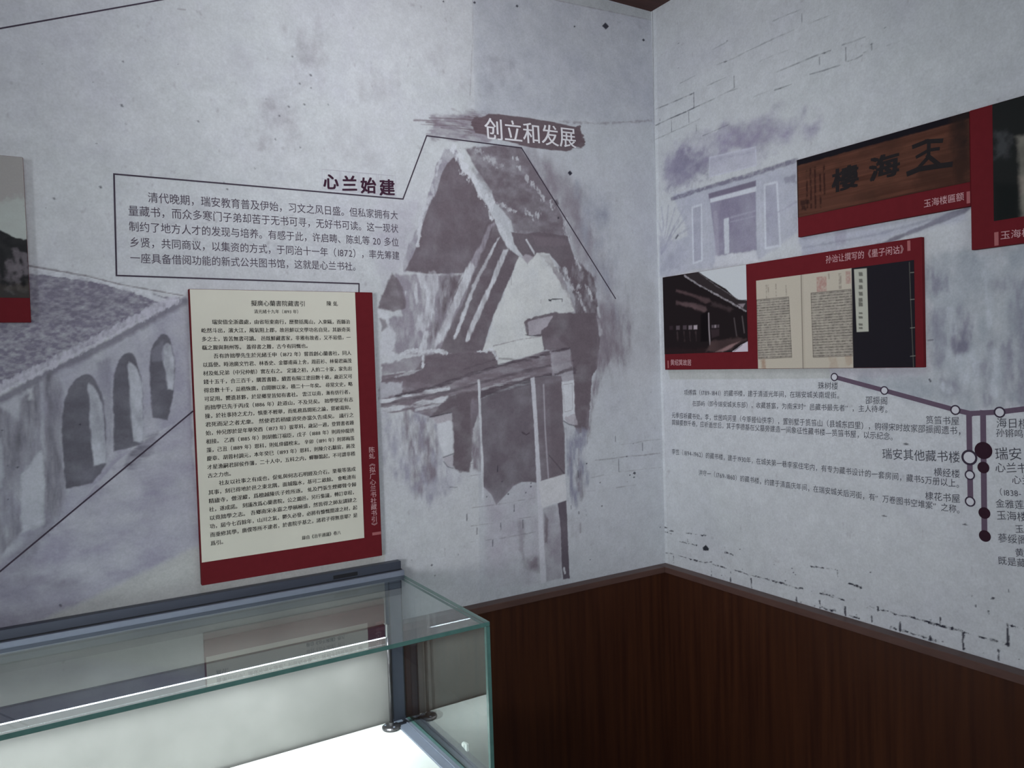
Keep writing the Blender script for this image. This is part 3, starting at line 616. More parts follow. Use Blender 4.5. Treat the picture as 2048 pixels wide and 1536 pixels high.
st(T8([(800,900),(1180,830),(1650,700)]), 5, rgb(134,136,152), .45, soft=3, rough=2)
TR = crop(1780, 480, 4.2649)
ar(TR([(-300,1130),(310,1090),(320,560),(270,250),(330,120),(560,60),(720,100),(1300,30),(2400,-60),(2400,1380),(1300,1440),(700,1470),(300,1380),(-300,1240)]), rgb(154,162,170), .62, soft=14, rough=14, tex=.4, grain=(.03,.05), seed=76)
for p, a in (([(330,230),(440,270),(470,430),(400,470),(320,420)],.6),([(545,820),(690,640),(690,960),(560,980)],.6),([(540,560),(640,560),(690,700),(690,820),(540,820)],.35),([(1040,560),(1100,330),(1300,200),(1300,1400),(1040,1440),(1070,1100)],.5),
             ([(820,900),(880,860),(880,1400),(820,1420)],.45),([(300,560),(480,600),(520,900),(440,1140),(340,1000)],.35),([(420,1180),(650,1180),(660,1330),(440,1400)],.3),([(870,360),(1060,340),(1060,420),(900,400)],.3),([(690,1040),(800,1040),(800,1160),(690,1160)],.35),([(940,900),(1040,880),(1060,1420),(950,1440)],.35)):
    ar(TR(p), rgb(124,124,140), a, soft=12, rough=10, tex=.6, grain=(.012,.04), seed=77)
for p in ([(530,600),(540,780)],[(870,960),(890,1100),(900,1300)],[(500,950),(520,1040)],[(700,960),(760,1230)],[(350,1220),(500,1280)],[(820,300),(840,700)],[(600,1000),(640,1180)]): st(TR(p), 14, rgb(188,196,204), .55, soft=8, rough=8, dry=.5, grain=(.012,.04))
st(TR([(325,856),(365,852)]), 3, BLK, .6, soft=1); st(TR([(336,1190),(346,1205)]), 4, BLK, .8, soft=1)
# beige grey strip under the lower picture board
ar([(1335,735),(1660,735),(1660,757),(1340,759)], rgb(176,180,178), .85, soft=1.5)
ar([(1660,735),(1860,735),(1850,752),(1660,757)], rgb(170,168,178), .6, soft=8, rough=4)
# sheet edge in the corner
ar([(1300,-20),(1310,300),(1314,580),(1318,700),(1320,800),(1328,1128),(1336,1128),(1320,560),(1312,18)], rgb(206,212,216), .55, soft=1.5)
st([(1305,18),(1309,300),(1312,420),(1315,700)], 2.2, rgb(96,100,108), .8, soft=1)
# brick joints near the ceiling
TB = crop(1300, 30, 4.096)
for p, wd, a in (([(50,770),(150,730),(230,695),(365,636)],2.2,.7),([(45,905),(165,848),(290,795),(405,740)],2.8,.75),([(405,740),(540,680),(690,600)],1.8,.4),([(45,1020),(170,962),(300,905),(410,850)],2,.55),
                 ([(245,560),(370,497)],1.8,.45),([(470,578),(620,510)],2,.5),([(540,410),(620,380),(700,348),(790,300),(1000,200),(1180,120)],2.2,.5),([(510,285),(640,215)],1.6,.4),
                 ([(900,380),(1010,330),(1140,285)],2,.45),([(1040,465),(1200,400),(1345,338),(1480,290)],2.4,.55),([(1575,245),(1620,232),(1760,180)],2.2,.5),([(1310,485),(1400,462),(1560,410)],2.4,.6),
                 ([(1610,380),(1680,362),(1740,330)],2.4,.65),([(1005,50),(1120,0),(1250,-50)],2,.5),([(1300,70),(1480,0)],1.8,.4),([(1020,615),(1070,600),(1160,565)],2,.5),([(1750,310),(1860,270)],1.6,.35),
                 ([(430,990),(640,900)],1.6,.45),([(610,640),(720,600)],1.8,.45),([(850,670),(1000,610)],1.4,.3),([(1940,250),(2048,215)],1.6,.3)):
    st(TB(p), wd, rgb(88,90,98), a, soft=1.2, rough=1, dry=.45, grain=(.02,.01))
for x, y0, y1, a in ((358,636,760,.85),(317,795,880,.7),(175,870,955,.75),(378,900,950,.5),(688,500,595,.7),(1603,270,375,.7),(1387,345,405,.6),(1243,-10,60,.6),(1815,235,285,.6),(80,850,865,.6)): st(TB([(x,y0),(x+2,y1)]), 2.4, rgb(80,82,90), a, soft=1, rough=.6)
for x, y, r in ((630,212,8),(234,232,6),(232,434,6),(290,795,10),(620,382,12),(1430,312,14),(1065,602,8),(1816,240,9),(1925,104,9)): ar(TB([(x-r*1.6,y+r*.4),(x,y-r*.5),(x+r*1.4,y-r*.5),(x,y+r*.5)]), rgb(60,62,70), .75, soft=1, rough=.8)
# paint chips along the foot of the sheet
TC = crop(1300, 1060, 5.12); TD = crop(1700, 1140, 5.885)
ar(TC([(540,180),(572,152),(604,190),(598,212),(545,210)]), rgb(34,36,46), .97, soft=.8)
for T, p, wd in ((TC,[(155,232),(210,240),(320,270),(400,295),(560,335),(630,328)],3),(TC,[(630,345),(760,385),(900,420),(1010,460),(1160,492),(1240,515)],2.2),(TC,[(1240,515),(1350,545),(1440,575),(1500,598),(1560,600)],4.5),
                 (TC,[(360,30),(470,45),(575,60)],2),(TC,[(300,115),(400,140),(500,165)],1.6),(TC,[(1740,650),(1840,668),(1990,722)],4),(TC,[(1740,785),(1830,820),(1900,830)],5),(TC,[(770,225),(850,255)],2),(TC,[(1640,370),(1900,405)],1.4),(TC,[(160,20),(215,38)],1.8),
                 (TD,[(0,160),(60,180),(130,206)],6),(TD,[(240,435),(340,470),(470,485),(530,520)],2.4),(TD,[(530,520),(700,550),(890,600)],1.8),(TD,[(890,605),(1030,640),(1180,690),(1340,730)],6),(TD,[(1340,740),(1560,795),(1780,845),(1830,860)],2.2),
                 (TD,[(480,680),(540,690)],7),(TD,[(590,700),(700,735),(800,770),(900,795)],3.5),(TD,[(930,820),(1000,828)],6),(TD,[(1900,655),(2048,690)],3),(TD,[(0,540),(60,555),(105,570)],4)):
    st(T(p), wd*.85, BLK, .85, soft=.9, rough=2.4, dry=.7, grain=(.008,.006))
for T, x, y0, y1, wd in ((TC,627,395,430,3),(TC,627,455,470,4),(TC,824,425,440,3),(TC,822,482,525,5),(TC,1034,495,545,6),(TC,1036,555,590,5),(TC,1918,415,470,5),(TC,764,175,235,2.5),(TC,385,98,120,4),(TC,1498,680,725,7),(TC,1738,730,795,5),(TC,1998,790,870,6),(TC,240,270,355,2.5),
                         (TD,590,615,715,6),(TD,1330,740,935,7),(TD,1855,640,880,8),(TD,1748,950,1055,6),(TD,1060,560,630,4),(TD,255,545,612,5),(TD,325,430,480,5),(TD,1868,225,258,4),(TD,1630,485,515,4),(TD,1480,405,435,2),(TD,945,775,825,6)):
    st(T([(x,y0),(x+3,y1)]), wd*.7, BLK, .9, soft=.9, rough=2.0, grain=(.008,.008))
for T, x, y, r in ((TC,218,36,9),(TC,565,55,9),(TC,625,328,12),(TC,1455,394,14),(TC,1490,458,9),(TC,1385,520,7),(TC,1470,436,6),(TC,1388,428,6),(TC,1652,630,8),(TC,1685,778,8),(TC,1985,722,12),(TC,2040,548,12),(TC,920,198,7),(TC,945,402,5),(TC,1270,355,5),(TC,728,112,5),(TC,850,258,6),(TC,732,466,7),(TC,1545,740,7),
                   (TD,1680,335,26),(TD,240,28,12),(TD,950,588,12),(TD,1437,307,7),(TD,625,104,6),(TD,970,76,5),(TD,205,442,8),(TD,620,578,9),(TD,1095,842,9),(TD,1567,978,8),(TD,1852,870,26),(TD,1345,925,14),(TD,1550,795,8),(TD,1987,1050,7),(TD,525,525,10),(TD,75,530,9)):
    ar(T([(x-r,y+r*.2),(x-r*.2,y-r*.6),(x+r,y-r*.3),(x+r*.4,y+r*.5)]), BLK, .92, soft=.8, rough=1)
for x, y, r in ((1393,812,0),(1812,888,5),(1930,1049,4),(1768,1032,4),(1668,1018,0),(1330,1055,4),(1343,1062,4)):
    if r: ar([(x-r*1.5,y),(x,y-r*.5),(x+r*1.6,y+r*.3),(x,y+r*.4)], rgb(60,60,68), .85, soft=.8)
grain_all(B); B.C[:, B.us > 1.551] = rgb(186, 191, 195)
wall_right = B.mesh('wall_right'); prop(wall_right, 'pale mural wall printed with a timeline and faint gate', 'wall', 'structure')

PT = Plane('R', 0.0006)
k = Ink(PT)
def tp(x, y): return (x, y)
k.line([(1669, 754), (1769, 781), (1911, 820), (1941, 827), (1999, 824), (2048, 818), (2110, 812), (2420, 782)], 0.0105)
k.line([(1938, 828), (1941, 1003)], 0.0115); k.line([(1966, 826), (1969, 1072)], 0.0115)
tl = k.build('timeline_line', M['timeline'], wall_right, 'purple grey branching timeline line')
k = Ink(PT)
for px, r in (((1669, 754), .0100), ((1769, 781), .0100), ((1911, 820), .0106), ((1999.5, 824.5), .0112), ((1939, 915), .0162), ((1940, 950), .0105), ((1940.5, 1003), .0108)):
    k = Ink(PT); c = PT.uv(px); k.disc(c, r*0.85, 1, 0.0004); k.ring(c, r*0.72, r, 0, 0.0006)
    k.build('timeline_ring', [M['ring_dark'], M['dot_pale']], wall_right, 'open timeline station ring')
k = Ink(PT)
for px, r in (((1967, 901), .0175), ((1967, 935), .0118), ((1969, 1026), .0118), ((1970, 1072), .0118)):
    k = Ink(PT); k.disc(PT.uv(px), r, 0, 0.0005); k.build('timeline_dot', M['dot_dark'], wall_right, 'dark filled timeline station dot')
k = Ink(PT); G5 = crop(1320, 740, 2.8132); G6 = crop(1880, 740, 3.84)
KW = dict(kai=0.1, bold=-0.002)
for body, a, b, h in (('珠树楼', (888, 108), (1003, 112), 1.0), ('项傅霖（1789-1841）的藏书楼，建于清道光年间，在瑞安城关南堤街。', (135, 142), (1030, 162), 1.0),
                      ('邵振阁', (1155, 190), (1282, 197), 1.0), ('在邵屿（即今瑞安城关东部），收藏甚富，为南宋时“邑藏书最先者”，主人待考。', (182, 203), (1305, 242), 1.0),
                      ('筼筜书屋', (1494, 302), (1686, 312), 1.0), ('元季应祈藏书处。李，世居鸣河里（今莘塍仙侠李），置别墅于筼筜山（县城东四里），购得宋时故家邵振阁遗书，', (65, 270), (1722, 368), 1.05),
                      ('简辑要数千卷。应祈逝世后，其子李德基在父墓旁建造一间象征性藏书楼—筼筜书屋，以示纪念。', (66, 310), (1335, 398), 1.05),
                      ('瑞安其他藏书楼', (1250, 500), (1692, 524), 1.0), ('横经楼', (1540, 596), (1690, 610), 1.0),
                      ('李笠（1894-1962）的藏书楼，建于1930年，在城关第一巷李家住宅内，有专为藏书设计的一套房间，藏书5万册以上。', (66, 474), (1712, 666), 1.05),
                      ('棣花书屋', (1492, 730), (1692, 750), 1.0),
                      ('洪守一（1769-1860）的藏书楼，约建于清嘉庆年间，在瑞安城关后河街，有“万卷图书空堆案”之称。', (216, 592), (1715, 812), 1.05)):
    k = Ink(PT); P = G5([a, b]); text_px(k, body, P[0], P[1], hf=h*1.04, **KW); k.build('printed_entry', M['ink_kai'], wall_right)
for body, a, em, sl in (('海日楼', (432, 442), 84, 0.05), ('孙锵鸣', (428, 512), 70, 0.06), ('瑞安', (424, 690), 104, 0.02), ('心兰书', (424, 785), 84, 0.04), ('心兰', (552, 875), 76, 0.05),
                        ('（1838-', (420, 965), 62, 0.06), ('金雅莲', (428, 1055), 72, 0.08), ('玉海楼', (436, 1148), 78, 0.08), ('玉海', (578, 1250), 70, 0.08), ('蔘绥阁', (446, 1322), 76, 0.1), ('黄', (578, 1432), 70, 0.1), ('既是藏', (446, 1492), 72, 0.14)):
    L = em*sum(adv(c, -0.002) for c in body)*1.02
    k = Ink(PT); P = G6([a, (a[0]+L, a[1]+L*sl*0.9)]); text_px(k, body, P[0], P[1], hf=1.04, **KW); k.build('printed_entry', M['ink_kai'], wall_right)
# ------------------------------------------------------------------ rest of the room shell, wainscot
def structure(name, a, b, m, label, cat):
    k = MB(); k.box(a, b); return prop(k.build(name, m), label, cat, 'structure')
structure('floor', (ROOM_X, ROOM_Y, -0.05), (0.0, 0.0, 0.0), M['floor'], 'grey tiled floor of the exhibition room', 'floor')
structure('ceiling', (ROOM_X, ROOM_Y, HC), (0.0, 0.0, HC+0.05), M['ceiling'], 'dark brown boarded ceiling above the corner', 'ceiling')
structure('wall_far', (ROOM_X-0.05, ROOM_Y, 0), (ROOM_X, 0, HC), M['plaster'], 'plain wall at the far end of the room', 'wall')
structure('wall_rear', (ROOM_X, ROOM_Y-0.05, 0), (0, ROOM_Y, HC), M['plaster'], 'plain wall opposite the arcade mural', 'wall')
win = empty('window_1', (-1.8, ROOM_Y, 1.6), 'wide daylight window in the wall opposite the mural', 'window'); win['kind'] = 'structure'
k = MB()
for a, b in (((-2.8, ROOM_Y, 0.8), (-0.8, ROOM_Y+0.05, 0.86)), ((-2.8, ROOM_Y, 2.34), (-0.8, ROOM_Y+0.05, 2.4)), ((-2.8, ROOM_Y, 0.86), (-2.74, ROOM_Y+0.05, 2.34)),
             ((-0.86, ROOM_Y, 0.86), (-0.8, ROOM_Y+0.05, 2.34)), ((-1.83, ROOM_Y, 0.86), (-1.77, ROOM_Y+0.05, 2.34))): k.box(a, b)
k.build('window_frame', M['white_paint'], win, bevel=0.004)
k = MB(); k.box((-2.74, ROOM_Y+0.001, 0.86), (-0.86, ROOM_Y+0.012, 2.34)); k.build('window_pane', M['sky_pane'], win)

win = empty('added_window', (ROOM_X, -2.6, 1.65), 'unseen window added to light the timeline wall', 'window'); win['kind'] = 'structure'  # unseen window, added to go with the extra light on the right wall
k = MB(); X = ROOM_X
for a, b in (((X, -3.45, 0.85), (X+0.05, -1.75, 0.91)), ((X, -3.45, 2.39), (X+0.05, -1.75, 2.45)), ((X, -3.45, 0.91), (X+0.05, -3.39, 2.39)),
             ((X, -1.81, 0.91), (X+0.05, -1.75, 2.39)), ((X, -2.63, 0.91), (X+0.05, -2.57, 2.39))): k.box(a, b)
k.build('window_frame', M['white_paint'], win, bevel=0.004)
k = MB(); k.box((X+0.001, -3.39, 0.91), (X+0.012, -1.81, 2.39)); k.build('window_pane', M['sky_pane'], win)
D = 0.034
def wainscot(name, side, label):
    t = empty(name, (-0.4, -0.01, 0) if side == 'L' else (-0.01, -1.2, 0), label, 'wainscot'); t['kind'] = 'structure'
    p = MB(); c = MB()
    if side == 'L':
        p.box((-0.893, -D+0.004, 0), (-D+0.004, 0.0, HW-0.018)); c.box((-0.893, -D, HW-0.018), (-D, 0.0, HW))
    else:
        p.box((-D+0.004, ROOM_Y, 0), (0.0, 0.0, HW-0.018)); c.box((-D, ROOM_Y, HW-0.018), (0.0, 0.0, HW))
    p.build('veneer_panel', M['wood'], t); c.build('cap_ledge', M['wood_cap'], t, 'paler greyish brown top ledge', bevel=0.0015)
    return t
wainscot('trim_1', 'L', 'dark brown wood wainscot under the mural, right of the glass case')
wainscot('trim_2', 'R', 'dark brown wood wainscot under the timeline wall')

# ------------------------------------------------------------------ display boards
def slab(name, pl, u0, u1, z0, z1, o0, o1, m, parent, label=None, bevel=0.0):
    a = pl.xyz(u0, z0, o0); b = pl.xyz(u1, z1, o1)
    k = MB(); k.box([min(p, q) for p, q in zip(a, b)], [max(p, q) for p, q in zip(a, b)])
    return k.build(name, m, parent, label, bevel)
def print_grid(pl, u0, u1, z0, z1, base, seed, step=0.0012):
    return Painter(pl, np.linspace(u0, u1, int((u1-u0)/step)+2), np.linspace(z0, z1, int((z1-z0)/step)+2), base, seed)

# 1 cream page of old text, red backing
T = 0.015; F = Plane('L', T)
u0, u1, z0, z1 = -1.3526, -0.9344, 1.0935, 1.7387
b1 = empty('display_board', F.xyz((u0+u1)/2, z0, 0), 'red board with a tall cream page of old printed text', 'display board')
slab('backing_panel', F, u0, u1, z0, z1, 0.001, T, M['red'], b1, bevel=0.0012)
pu1 = (F.uv((709, 584))[0]+F.uv((729, 1074))[0])/2; pz0 = (F.uv((401.4, 1127))[1]+F.uv((729, 1074))[1])/2
FP = Plane('L', T+0.0008)
pg = slab('cream_page', F, u0+0.002, pu1, pz0, z1-0.0008, T, T+0.0008, M['page'], b1, 'cream paper page with close lines of black text')
rows = ['瑞安值全浙盡處，由省垣東南行，歷婺括萬山，入東甌，而縣治', '屹然斗出，濱大江，風氣阻上郡，故邑鮮以文學功名自見，其嶔奇英', '多之士，皆苦無書可讀。 邑既鮮藏書家，非雅有故者，又不易借，一',
        '瓻之艱與荆州等。 蓋得書之難，古今有同慨也。', '吾有許拙學先生於光緒壬申（1872 年）嘗首創心蘭書社，同人', '以爲便。時池廣文竹君、林香史、金鄒甫兩上舍，周莊衫、林菊君兩茂',
        '材及虬兄弟（中兄仲舫）實左右之。 定議之初，人約二十家，家先出', '錢十五千，合三百千，購置書籍，續置有隔江塗田數十畝，歲近又可', '得息數十千，益務恢廣，自開辦以來，積二十一年矣。 尋常文史，略',
        '可足用。嚮遺甚夥，於是鄉里皆知有書社。 雲江以南，漸有仿行者，', '而拙學已先于丙戌（1886 年）赴道山，不及見矣。 拙學堅定有志', '操，於社事持之尤力，慎重不輕舉，而虬務爲開拓之論，嘗被裁抑。',
        '君死而足之者尤衆。 然使君若稍緩須臾亦當久告成矣。 議行之', '始，仲兄卽於是年舉癸酉（1873 年）拔萃科，歲記一週，登賢書者踵', '相接。 乙酉（1885 年）則胡鶴汀福臣，戊子（1888 年）則周仲龍拱',
        '藻，己丑（1889 年）恩科，則虬倖綴榜末。 辛卯（1891 年）則郭梅笛', '慶章、胡蓉村調元，本年癸巳（1893 年）恩科，則陳介石黻宸，蔣茂', '才星漁嗣君屏侯作藩，二十人中，五科之内，蟬聯鵲起，不可謂非稽',
        '古之力也。', '社友以社事之有成也，促虬與何志石明經及介石，栗菴等落成', '其事，刻已得地於邑之東北隅，面城臨水，基可二畝餘。 會毗連有', '精廬寺，僧淫縱，爲檀越陳氏子姓所逐。 虬及門張生煙卿聲令歸',
        '社，遂成諾。 刻議改爲心蘭書院，公之闔邑，另行集議，轉訂章程，', '以竟拙學之志。 吾鄉南宋永嘉之學稱極盛，然皆得之師友講肄之', '功，屆今七百餘年，山川之氣，鬱久必發，必將有慷慨闓達之材，起',
        '而重修其學，廣僕等所不逮者，於書院乎基之，諸君子得無意耶？是', '爲引。']
k = Ink(FP.at(T+0.0012))
uL = (k.p.uv((403, 661))[0]+k.p.uv((420, 1086))[0])/2; uR = (k.p.uv((701, 661))[0]+k.p.uv((715, 1025))[0])/2
zA = k.p.uv((403, 666))[1]; zB = k.p.uv((420, 1092))[1]; dz = (zA-zB)/25
em = (uR-uL)/29.5
for i, r in enumerate(rows):
    z = zA-(i-1)*dz; a = uL+(2*em if i in (0, 4, 19) else 0)
    short = i in (3, 18, 26)
    e = a+em*0.98*sum(adv(c, .018) for c in r) if short else uR
    text_on(k, r, (a, z), (e, z), hf=1.0 if short else (em*1.0)/((e-a)/sum(adv(c, .018) for c in r)), bold=0.018)
P = [k.p.uv(q) for q in ((502, 612), (611, 613), (653, 612), (676, 613), (508, 627), (602, 626), (604, 1081), (682, 1068))]
text_on(k, '擬廣心蘭書院藏書引', P[0], (P[1][0], P[0][1]), hf=1.0, bold=.01)
text_on(k, '陳 虬', P[2], (P[3][0], P[2][1]), hf=1.05, bold=.01)
text_on(k, '清光緒十九年（1893 年）', P[4], (P[5][0], P[4][1]), hf=1.05, bold=.01)
zf = (P[6][1]+P[7][1])/2
text_on(k, '錄自《治平通議》卷八', (P[6][0], zf), (P[7][0], zf), hf=1.1, bold=.014)
k.build('page_text', M['ink_black'], pg, 'close rows of small black traditional characters')
k = Ink(F.at(T+0.0004))
zt = F.uv((744, 893))[1]; zb = F.uv((749, 1057))[1]; uc = (F.uv((744, 893))[0]+F.uv((748, 1050))[0])/2
cap = '陈虬 ︽拟广心兰书社藏书引︾'; stp = (zt-zb)/13.2; wch = 0.0162; zz = zt
for c in cap:
    if c == ' ': zz -= stp*0.2; continue
    text_on(k, c, (uc-wch/2, zz-stp*0.98), (uc+wch/2, zz-stp*0.98), hf=1.0*stp/wch, bold=.004); zz -= stp
k.build('caption_text', M['ink_pink'], b1, 'pale vertical caption on the red margin')
k = Ink(F.at(T+0.0004)); q = [F.uv(p) for p in ((744.5, 1068), (762.5, 1065.5))]; zc = (q[0][1]+q[1][1])/2
k.poly([(q[0][0], zc-0.0035), (u1-0.001, zc-0.0035), (u1-0.001, zc+0.0035), (q[0][0], zc+0.0035)]); k.build('caption_bar', M['ink_bar'], b1)

# 2 board at the left edge: landscape photograph with a red foot
ue = (F.uv((48, 315))[0]+F.uv((60.5, 644))[0])/2; zt = F.uv((30, 313))[1]; zb = F.uv((61, 644.6))[1]; zr = F.uv((58, 596))[1]
b2 = empty('display_board', F.xyz(ue-0.22, zb, 0), 'red footed board with a pale sky over dark trunks, leftmost', 'display board')
slab('backing_panel', F, ue-0.45, ue, zb, zt, 0.001, T, M['red'], b2, bevel=0.0012)
Q = print_grid(F.at(T+0.0006), ue-0.45, ue-0.0005, zr, zt-0.0008, rgb(158, 156, 154), 41)
TQ = crop(0, 280, 3.84)
Q.area(TQ([(-5000,480),(0,480),(60,470),(120,430),(160,440),(210,470),(260,900),(-5000,900)]), rgb(176,184,180), .9, soft=6, rough=6, tex=.2)
Q.area(TQ([(-5000,560),(-100,640),(0,688),(80,735),(140,755),(260,772),(260,1260),(-5000,1260)]), rgb(44,44,46), 1, soft=1.5, rough=2, tex=.05)
for p, wd in (([(125,850),(140,950),(155,1040)],9),([(180,880),(200,960),(205,1020)],12),([(75,950),(85,1060)],14),([(150,1140),(190,1150)],8),([(60,1140),(100,1180)],8),([(100,1060),(140,1090)],6),([(-60,900),(-40,1100)],14)):
    Q.stroke(TQ(p), wd, rgb(120,114,120), .6, soft=4, rough=4, dry=.4)
Q.area(TQ([(-5000,1120),(260,1110),(260,1260),(-5000,1260)]), rgb(74,70,66), .5, soft=10, rough=10, tex=.8)
Q.area(TQ([(155,1100),(185,1080),(205,1110),(180,1130)]), rgb(24,24,28), .8, soft=3)
Q.mesh('printed_picture', b2, M['picture'], 'pale sky above dark tree trunks', off=T+0.0006)

# 3 board on the right wall: corridor photograph and opened old book
T = 0.012; F = Plane('R', T); FF = F.at(T+0.0006); FT = F.at(T+0.0012); FC = F.at(T+0.0004)
u0, u1, z0, z1 = 0.0335, 0.8415, 1.5194, 1.7990
b3 = empty('display_board', F.xyz((u0+u1)/2, z0, 0), 'wide red board with a dark corridor picture and an opened old book', 'display board')
slab('backing_panel', F, u0, u1, z0, z1, 0.001, T, M['red'], b3, bevel=0.0012)
def meanu(a, b): return (F.uv(a)[0]+F.uv(b)[0])/2
ur = meanu((1491, 529.6), (1497.6, 703.5)); zq = (F.uv((1497.6, 703.5))[1]+F.uv((1330, 708))[1])/2
Q = print_grid(FF, u0+0.0006, ur, zq, z1-0.0006, rgb(34, 28, 30), 51)
a, s = Q.area, Q.stroke
TP = crop(1300, 470, 3.4133); TH = crop(1300, 560, 8.086)
a(TP([(340,200),(720,180),(720,450),(600,447),(520,370),(330,255)]), rgb(196,202,206), 1, soft=1.2, rough=.5)
a(TH([(1330,1160),(1480,1045),(1650,960),(1650,1200)]), rgb(196,188,198), 1, soft=1.2, rough=.6)
s(TH([(1360,1150),(1440,1090),(1490,1050)]), 2, rgb(60,54,60), .8)
a(TP([(228,275),(330,250),(600,440),(660,450),(670,530),(600,490),(480,425)]), rgb(52,46,48), 1, soft=1.5)
s(TP([(235,278),(330,340),(460,410),(560,465),(655,520)]), 4.5, rgb(150,146,150), .85, soft=1.5, rough=1.5, dry=.4, grain=(.006,.006))
s(TP([(330,255),(450,345),(600,440)]), 2.5, rgb(112,108,112), .6, soft=1, rough=1.2, dry=.5, grain=(.004,.004))
s(TH([(1420,335),(1560,325)]), 2.5, rgb(40,36,40), .9); a(TH([(1420,390),(1540,380),(1500,450)]), rgb(150,140,146), .8, soft=2)
a(TH([(420,150),(950,300),(980,350),(900,380),(700,270),(420,190)]), rgb(92,74,76), .7, soft=4, rough=2, tex=.3)
a(TH([(420,340),(700,380),(900,430),(920,490),(880,520),(600,430),(420,390)]), rgb(102,84,86), .7, soft=4, rough=2, tex=.3)
a(TH([(1000,360),(1200,410),(1350,470),(1300,500),(1000,420)]), rgb(72,60,62), .7, soft=5, rough=3)
for x, y, c in ((345,770,52),(455,770,92),(565,765,80),(655,765,124),(738,762,176),(1015,750,100),(1058,748,150),(1105,745,90)):
    a(TH([(x-32,y-28),(x+26,y-32),(x+26,y+34),(x-32,y+36)] if x < 900 else [(x-18,y-20),(x+14,y-22),(x+14,y+24),(x-18,y+26)]), rgb(c, c-10, c-4), .9, soft=2)
for x in (440, 550, 640, 740): s(TH([(x,840),(x+10,980)]), 4, rgb(74,62,64), .5, soft=3, rough=2, dry=.4)
a(TH([(820,560),(930,500),(940,990),(820,1000)]), rgb(18,15,18), .9, soft=3)
s(TH([(948,540),(955,800),(972,1050)]), 4.5, rgb(150,142,146), .9, soft=1.5)
a(TH([(980,800),(1120,790),(1120,900),(1000,940)]), rgb(66,54,58), .6, soft=3)
s(TH([(1360,620),(1400,900)]), 4, rgb(90,82,84), .7, soft=2); s(TH([(1490,590),(1525,850)]), 4, rgb(100,92,94), .7, soft=2)
a(TH([(980,1000),(1400,930),(1560,960),(1300,1120),(1100,1160),(900,1165)]), rgb(78,62,62), .8, soft=5, rough=4, tex=.3)
a(TH([(1060,1160),(1350,1030),(1460,990),(1300,1100),(1180,1165)]), rgb(150,122,122), .75, soft=3, rough=2)
a(TH([(200,1100),(900,1120),(900,1190),(200,1200)]), rgb(44,32,34), .8, soft=6, rough=4)
Q.mesh('printed_picture', b3, M['picture'], 'dark timber corridor with a pale sky', off=T+0.0006)
# opened book picture
ub0 = meanu((1511, 562), (1518, 737)); ub1 = meanu((1828, 521), (1832, 733)); zbt = F.uv((1600, 550))[1]
Q = print_grid(FF, ub0, ub1, z0+0.0008, zbt, rgb(184, 178, 164), 52, 0.0011)
a, s = Q.area, Q.stroke
usp = meanu((1602, 550), (1607, 734)); ucv = meanu((1702.6, 535), (1707.5, 733)); zz0, zz1 = z0, zbt
a([(ucv, zz0-.01), (ub1+.01, zz0-.01), (ub1+.01, zz1+.01), (ucv, zz1+.01)], rgb(34, 32, 38), 1, soft=.8, uv=True)
s([(usp, zz0-.01), (usp, zz1+.01)], 2.4, rgb(92, 84, 78), .85, soft=1, uv=True); s([(usp+.004, zz0), (usp+.004, zz1)], 5, rgb(168,160,146), .5, soft=3, uv=True)
def textblock(p):
    a(T8(p), rgb(150, 145, 136), .7, soft=1, tex=.35, grain=(.006,.012))
    (xa, ya), (xb, yb), (xc, yc), (xd, yd) = p
    for i in range(24):
        t = (i+.5)/24; s(T8([(xa+(xd-xa)*t, ya+(yd-ya)*t), (xb+(xc-xb)*t, yb+(yc-yb)*t)]), 2.2, rgb(80, 76, 72), .65, soft=.8, rough=.8, dry=.55, grain=(.005, .0025), seed=i)
    s(T8([p[0], p[1], p[2], p[3], p[0]]), 1.4, rgb(76, 70, 66), .8, soft=.6)
textblock([(555,1170),(722,1155),(738,1470),(565,1478)]); textblock([(838,1135),(1046,1115),(1058,1462),(850,1470)])
a(T8([(866,1052),(918,1046),(920,1125),(868,1130)]), rgb(164,124,118), .6, soft=1.5, tex=.4, grain=(.004,.004)); a(T8([(1018,1022),(1044,1020),(1045,1085),(1020,1088)]), rgb(164,126,120), .55, soft=1.5, tex=.5, grain=(.004,.004))
for x, y0, y1 in ((605,1095,1160),(615,1095,1160),(655,1090,1150),(708,1095,1150),(985,1035,1110),(992,1035,1110),(930,1030,1060)): s(T8([(x,y0),(x+2,y1)]), 4, rgb(140,132,122), .6, soft=1, dry=.8, grain=(.004,.004))
for p in ([(575,1480),(600,1480),(604,1530),(580,1530)],[(930,1470),(970,1470),(985,1530),(940,1530)],[(1020,1468),(1050,1466),(1052,1500),(1015,1525)]): a(T8(p), rgb(150,118,96), .45, soft=4, rough=4, tex=.4)
a(T8([(1062,1012),(1128,1006),(1138,1335),(1076,1338)]), rgb(176,178,166), 1, soft=.8)
for i, y in enumerate((1038,1072,1105,1140,1172,1195,1240,1262,1300,1318)): a(T8([(1086,y-(11 if i<6 else 6)),(1106,y-(12 if i<6 else 6)),(1108,y+(9 if i<6 else 5)),(1088,y+(9 if i<6 else 5))]), rgb(72,70,66), .75, soft=.8, rough=.8)
s(T8([(1350,975),(1358,1200),(1372,1530)]), 1.4, rgb(112,112,104), .6, soft=.7)
for y in (1025, 1165, 1313, 1460): s(T8([(1356,y+4),(1398,y)]), 1.4, rgb(150,152,142), .7, soft=.7)
Q.mesh('printed_picture', b3, M['picture'], 'opened old book beside its dark stitched cover', off=T+0.0006)
